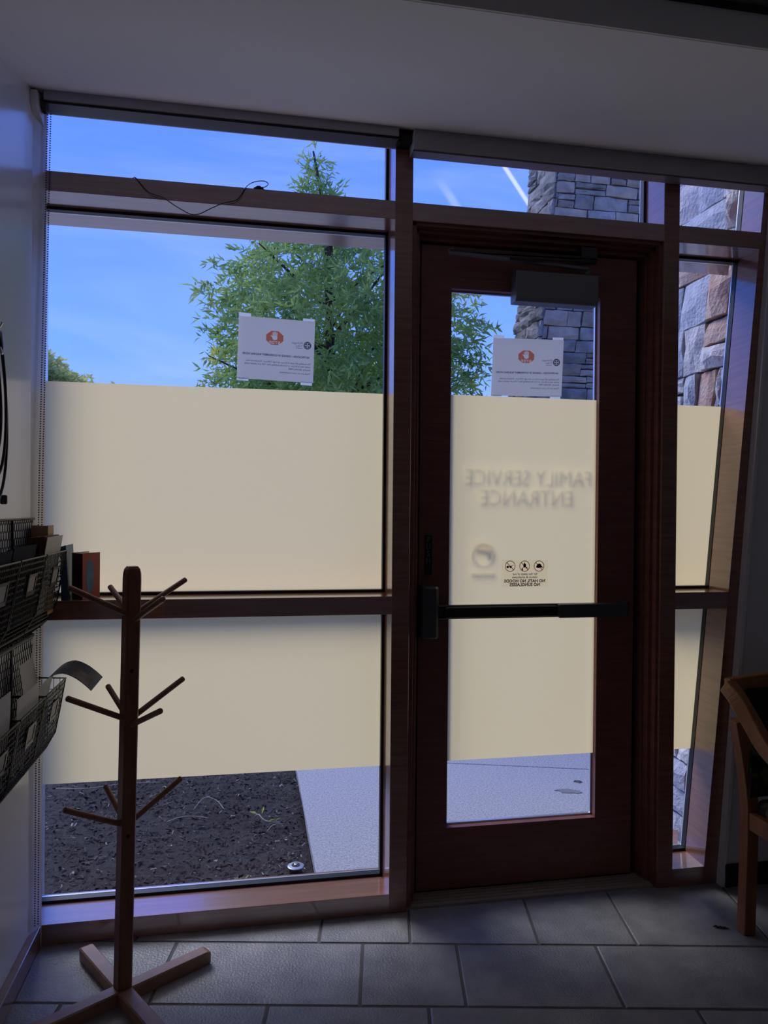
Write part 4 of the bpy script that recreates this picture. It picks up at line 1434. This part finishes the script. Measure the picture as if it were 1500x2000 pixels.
def stone_mb(s, fn, gap, dmin, dmax, r, rough):
    u0, u1, v0, v1 = s
    j = lambda: r.uniform(-gap * .8, gap * .8)
    d = r.uniform(dmin, dmax)
    tilt_u, tilt_v = r.uniform(-.4, .4) * d, r.uniform(-.4, .4) * d
    grid = []
    cj = [[(j(), j()) for _ in range(4)] for _ in range(4)]
    for i in range(4):
        for k in range(4):
            fu, fv = i / 3, k / 3
            u = u0 + gap + (u1 - u0 - 2 * gap) * fu
            v = v0 + gap + (v1 - v0 - 2 * gap) * fv
            e = (0 if i in (0, 3) else 1, 0 if k in (0, 3) else 1)
            dd = d * (.62 if 0 in e else 1.0) + tilt_u * (fu - .5) + tilt_v * (fv - .5) + r.uniform(-rough, rough)
            du, dv = cj[i][k]
            if i in (1, 2):
                du += r.uniform(-.1, .1) * (u1 - u0)
            if k in (1, 2):
                dv += r.uniform(-.1, .1) * (v1 - v0)
            grid.append((u + du, v + dv, max(dd, .006)))
    mb = MB()
    mb.v = [tuple(fn(*q)) for q in grid]
    for i in range(3):
        for k in range(3):
            mb.f.append((i * 4 + k, (i + 1) * 4 + k, (i + 1) * 4 + k + 1, i * 4 + k + 1))
    rim = [0, 4, 8, 12, 13, 14, 15, 11, 7, 3, 2, 1]
    o = len(mb.v)
    mb.v += [tuple(fn(grid[q][0], grid[q][1], -.01)) for q in rim]
    for q in range(12):
        mb.f.append((rim[q], rim[(q + 1) % 12], o + (q + 1) % 12, o + q))
    return mb


rs = random.Random(5)
# near pier: its left face runs outwards beside the sidelight and leans with the jamb
npier = thing('stone_pier', (2.6, .6, -.1), 'battered pier of big pale granite stones right beside the narrow sidelight', 'pier')
nface = lambda z: 1.925 + .0835 * z
build('core', MB().prism([(nface(-.1) + .012, .345, -.1), (4.6, .345, -.1), (4.6, .86, -.1), (nface(-.1) + .012, .86, -.1)],
                         [(nface(4.6) + .012, .345, 4.6), (4.6, .345, 4.6), (4.6, .86, 4.6), (nface(4.6) + .012, .86, 4.6)]), MORT, npier)
fnn = lambda u, v, d: (nface(v) + .012 - d, .345 + u, v)
for s in ashlar(.52, -.08, 4.6, .10, .24, .12, .34, rs):
    m = rs.choices([STONE, STONEB, STONER, STONET], [5, 3, .8, 2])[0]
    build('stone', stone_mb(s, fnn, .006, .030, .055, rs, .006), m, npier)


# far pier beyond the walk
fp = thing('stone_pier', (4.2, 5.9, -.1), 'tall battered dark stone pier beyond the walk, seen through the door', 'pier')
fx = lambda z: 3.33 + .0906 * (z - 3.358)
build('core', MB().prism([(fx(-.1) + .03, 5.53, -.1), (6.4, 5.53, -.1), (6.4, 6.42, -.1), (fx(-.1) + .03, 6.42, -.1)],
                         [(fx(6.6) + .03, 5.53, 6.6), (6.2, 5.53, 6.6), (6.2, 6.42, 6.6), (fx(6.6) + .03, 6.42, 6.6)]), MORT, fp)
ff = lambda u, v, d: (fx(v) + .03 + u, 5.53 - d, v)
fs_ = lambda u, v, d: (fx(v) + .03 - d, 5.52 + u, v)
low = MB()
for s in ashlar(1.75, -.1, 6.6, .10, .20, .18, .46, rs):
    mbx = stone_mb(s, ff, .007, .025, .055, rs, .006)
    if s[3] < 2.55:
        low.add(mbx.v, mbx.f)
    else:
        build('stone', mbx, rs.choices([FSTONE, FSTONEB], [3, 2])[0], fp)
for s in ashlar(.90, -.1, 6.6, .11, .22, .22, .55, rs):
    mbx = stone_mb(s, fs_, .008, .025, .070, rs, .010)
    if s[3] < 2.55:
        low.add(mbx.v, mbx.f)
    else:
        build('stone', mbx, FSTONE, fp)
build('lower_stones', low, FSTONE, fp, kind='stuff')


# ------------------------------------------------------------------ trees
def leaves(centers, dirs, length, width, r, droop):
    n = len(centers)
    d = dirs / np.linalg.norm(dirs, axis=1)[:, None]
    d[:, 2] -= droop
    d /= np.linalg.norm(d, axis=1)[:, None]
    side = np.cross(d, r.normal(0, 1, (n, 3)))
    side /= np.linalg.norm(side, axis=1)[:, None]
    nrm = np.cross(side, d)
    L = length * r.uniform(.7, 1.3, n)[:, None]
    W = width * r.uniform(.7, 1.3, n)[:, None]
    p0 = centers
    p1 = centers + d * L * .4 + side * W * .5 + nrm * L * .05
    p2 = centers + d * L * .4 - side * W * .5 + nrm * L * .05
    p3 = centers + d * L - nrm * L * .12
    vs = np.stack([p0, p1, p3, p2], 1).reshape(-1, 3)
    mb = MB()
    mb.v = [tuple(q) for q in vs]
    mb.f = [(4 * k, 4 * k + 1, 4 * k + 2, 4 * k + 3) for k in range(n)]
    return mb


def crown_points(prof, cx, cy, n, r, shell=.55, sy=1.0):
    """prof: (z, radius, dx)"""
    zz = np.array([p[0] for p in prof])
    rr = np.array([p[1] for p in prof])
    xx = np.array([p[2] for p in prof])
    fine = np.linspace(zz[0], zz[-1], 200)
    wts = np.interp(fine, zz, rr) ** 1.6 + .004
    z = r.choice(fine, n, p=wts / wts.sum()) + r.uniform(-.02, .02, n)
    R_ = np.interp(z, zz, rr)
    a = r.uniform(0, 2 * np.pi, n)
    q = np.where(r.random(n) < shell, r.uniform(.72, 1.0, n), np.sqrt(r.random(n)) * .8)
    lump = 1 + .13 * np.sin(3 * a + 2.3 * z) + .09 * np.sin(5 * a - 4 * z)
    x = cx + np.interp(z, zz, xx) + np.cos(a) * R_ * q * lump
    y = cy + np.sin(a) * R_ * q * lump * sy
    out = np.stack([np.cos(a), np.sin(a), .35 + 0 * a], 1)
    return np.stack([x, y, z], 1), out


def twig_leaves(prof, cx, cy, ntw, per, tl, length, width, r, droop, shell=.55):
    P_, D = crown_points(prof, cx, cy, ntw, r, shell)
    D = D + r.normal(0, .45, D.shape)
    D /= np.linalg.norm(D, axis=1)[:, None]
    t = r.uniform(-.5, .5, (ntw, per))
    C_ = P_[:, None, :] + D[:, None, :] * (t * tl)[:, :, None] - np.array([0, 0, 1.])[None, None, :] * ((t + .5) ** 2 * tl * .35)[:, :, None]
    LD = D[:, None, :] + r.normal(0, .75, (ntw, per, 3))
    return leaves(C_.reshape(-1, 3), LD.reshape(-1, 3), length, width, r, droop), P_


tr = thing('tree', (1.1, 6.6, -.1), 'leafy green tree with narrow leaves standing beyond the wide left window', 'tree')
prof = [(1.9, 1.0, 0), (2.4, 1.55, 0), (3.0, 1.72, 0.05), (3.6, 1.70, .05), (4.1, 1.48, 0), (4.6, 1.12, -.02), (4.95, .72, -.12), (5.25, .36, -.25), (5.55, .17, -.32), (5.98, .07, -.42)]
fo, tw = twig_leaves(prof, 1.12, 6.6, 2700, 13, .42, .120, .030, rng, .35)
f2, t2_ = twig_leaves([(4.9, .12, 0), (5.3, .19, -.04), (5.6, .17, -.10), (5.95, .06, -.17)], .90, 6.45, 64, 9, .26, .105, .024, rng, .1)
fo.add(f2.v, f2.f)
build('foliage', fo, LEAF, tr, kind='stuff')
tk = MB().tube(smooth_path([(1.10, 6.6, -.1), (1.08, 6.6, 1.0), (1.06, 6.6, 2.0), (1.02, 6.58, 3.0), (.98, 6.55, 4.0), (.92, 6.5, 5.0), (.76, 6.45, 5.85)], 3),
               [.12 - .108 * i / 18 for i in range(19)], 10)
build('trunk', tk, BARK, tr, smooth=True)
for k in range(16):
    a = k * 2.4
    z = 2.0 + k * .16
    rad = np.interp(z + .6, [p[0] for p in prof], [p[1] for p in prof])
    b0 = Vector((1.06 - .02 * (z - 2), 6.6, z))
    b1 = b0 + Vector((math.cos(a) * rad * .5, math.sin(a) * rad * .5, .35))
    b2 = b0 + Vector((math.cos(a) * rad * .9, math.sin(a) * rad * .9, .62))
    build('branch', MB().tube(smooth_path([b0, b1, b2], 3), [.030, .027, .023, .019, .015, .011, .007], 6), BARK, tr, smooth=True)
yl, _ = twig_leaves([(3.05, .05, 0), (3.2, .15, 0), (3.35, .05, 0)], -.38, 6.3, 12, 6, .2, .11, .03, rng, .2)
build('yellow_leaves', yl, LEAFY, tr, kind='stuff', label='few bright yellow leaves at the side')

sb = thing('tree', (2.1, 10.6, -.1), 'sunny yellow green tree behind the narrow-leaved tree', 'tree')
fo, _ = twig_leaves([(1.2, 1.2, 0), (2.2, 1.5, 0), (3.1, 1.4, 0), (3.7, 1.0, .1), (4.15, .35, .2)], 2.15, 10.6, 1500, 10, .5, .13, .060, rng, .15)
build('foliage', fo, LEAFY, sb, kind='stuff')
build('trunk', MB().tube([(2.1, 10.6, -.1), (2.12, 10.6, 1.2), (2.15, 10.6, 3.0)], [.10, .08, .03], 8), BARK, sb, smooth=True)

ft = thing('tree', (-8.2, 25.5, -.1), 'distant pale green tree at the far left beyond the lawn', 'tree')
fo, _ = twig_leaves([(1.5, 2.2, 0), (3.5, 3.0, 0), (5.4, 2.7, 0), (6.6, 1.9, -.1), (7.4, .8, -.3)], -8.3, 25.5, 4200, 9, .7, .24, .13, rng, .1)
build('foliage', fo, LEAFF, ft, kind='stuff')
build('trunk', MB().tube([(-8.2, 25.5, -.1), (-8.2, 25.5, 2.5), (-8.3, 25.5, 5.5)], [.22, .16, .06], 8), BARK, ft, smooth=True)
for (x, y, zt, rad, lab) in ((-6.06, 34.0, 7.25, 1.6, 'low distant shrub top just above the film, nearer the corner tree'),
                             (-4.30, 42.0, 8.4, 1.7, 'low distant shrub top just above the film, toward the tall tree')):
    s2 = thing('shrub', (x, y, -.1), lab, 'shrub')
    fo, _ = twig_leaves([(.6, rad, 0), (zt * .6, rad * 1.1, 0), (zt * .9, rad * .8, 0), (zt, rad * .2, 0)], x, y, 500, 8, .6, .18, .10, rng, .1)
    build('foliage', fo, LEAFF, s2, kind='stuff')
    build('trunk', MB().tube([(x, y, -.1), (x, y, zt * .7)], [.12, .04], 8), BARK, s2, smooth=True)
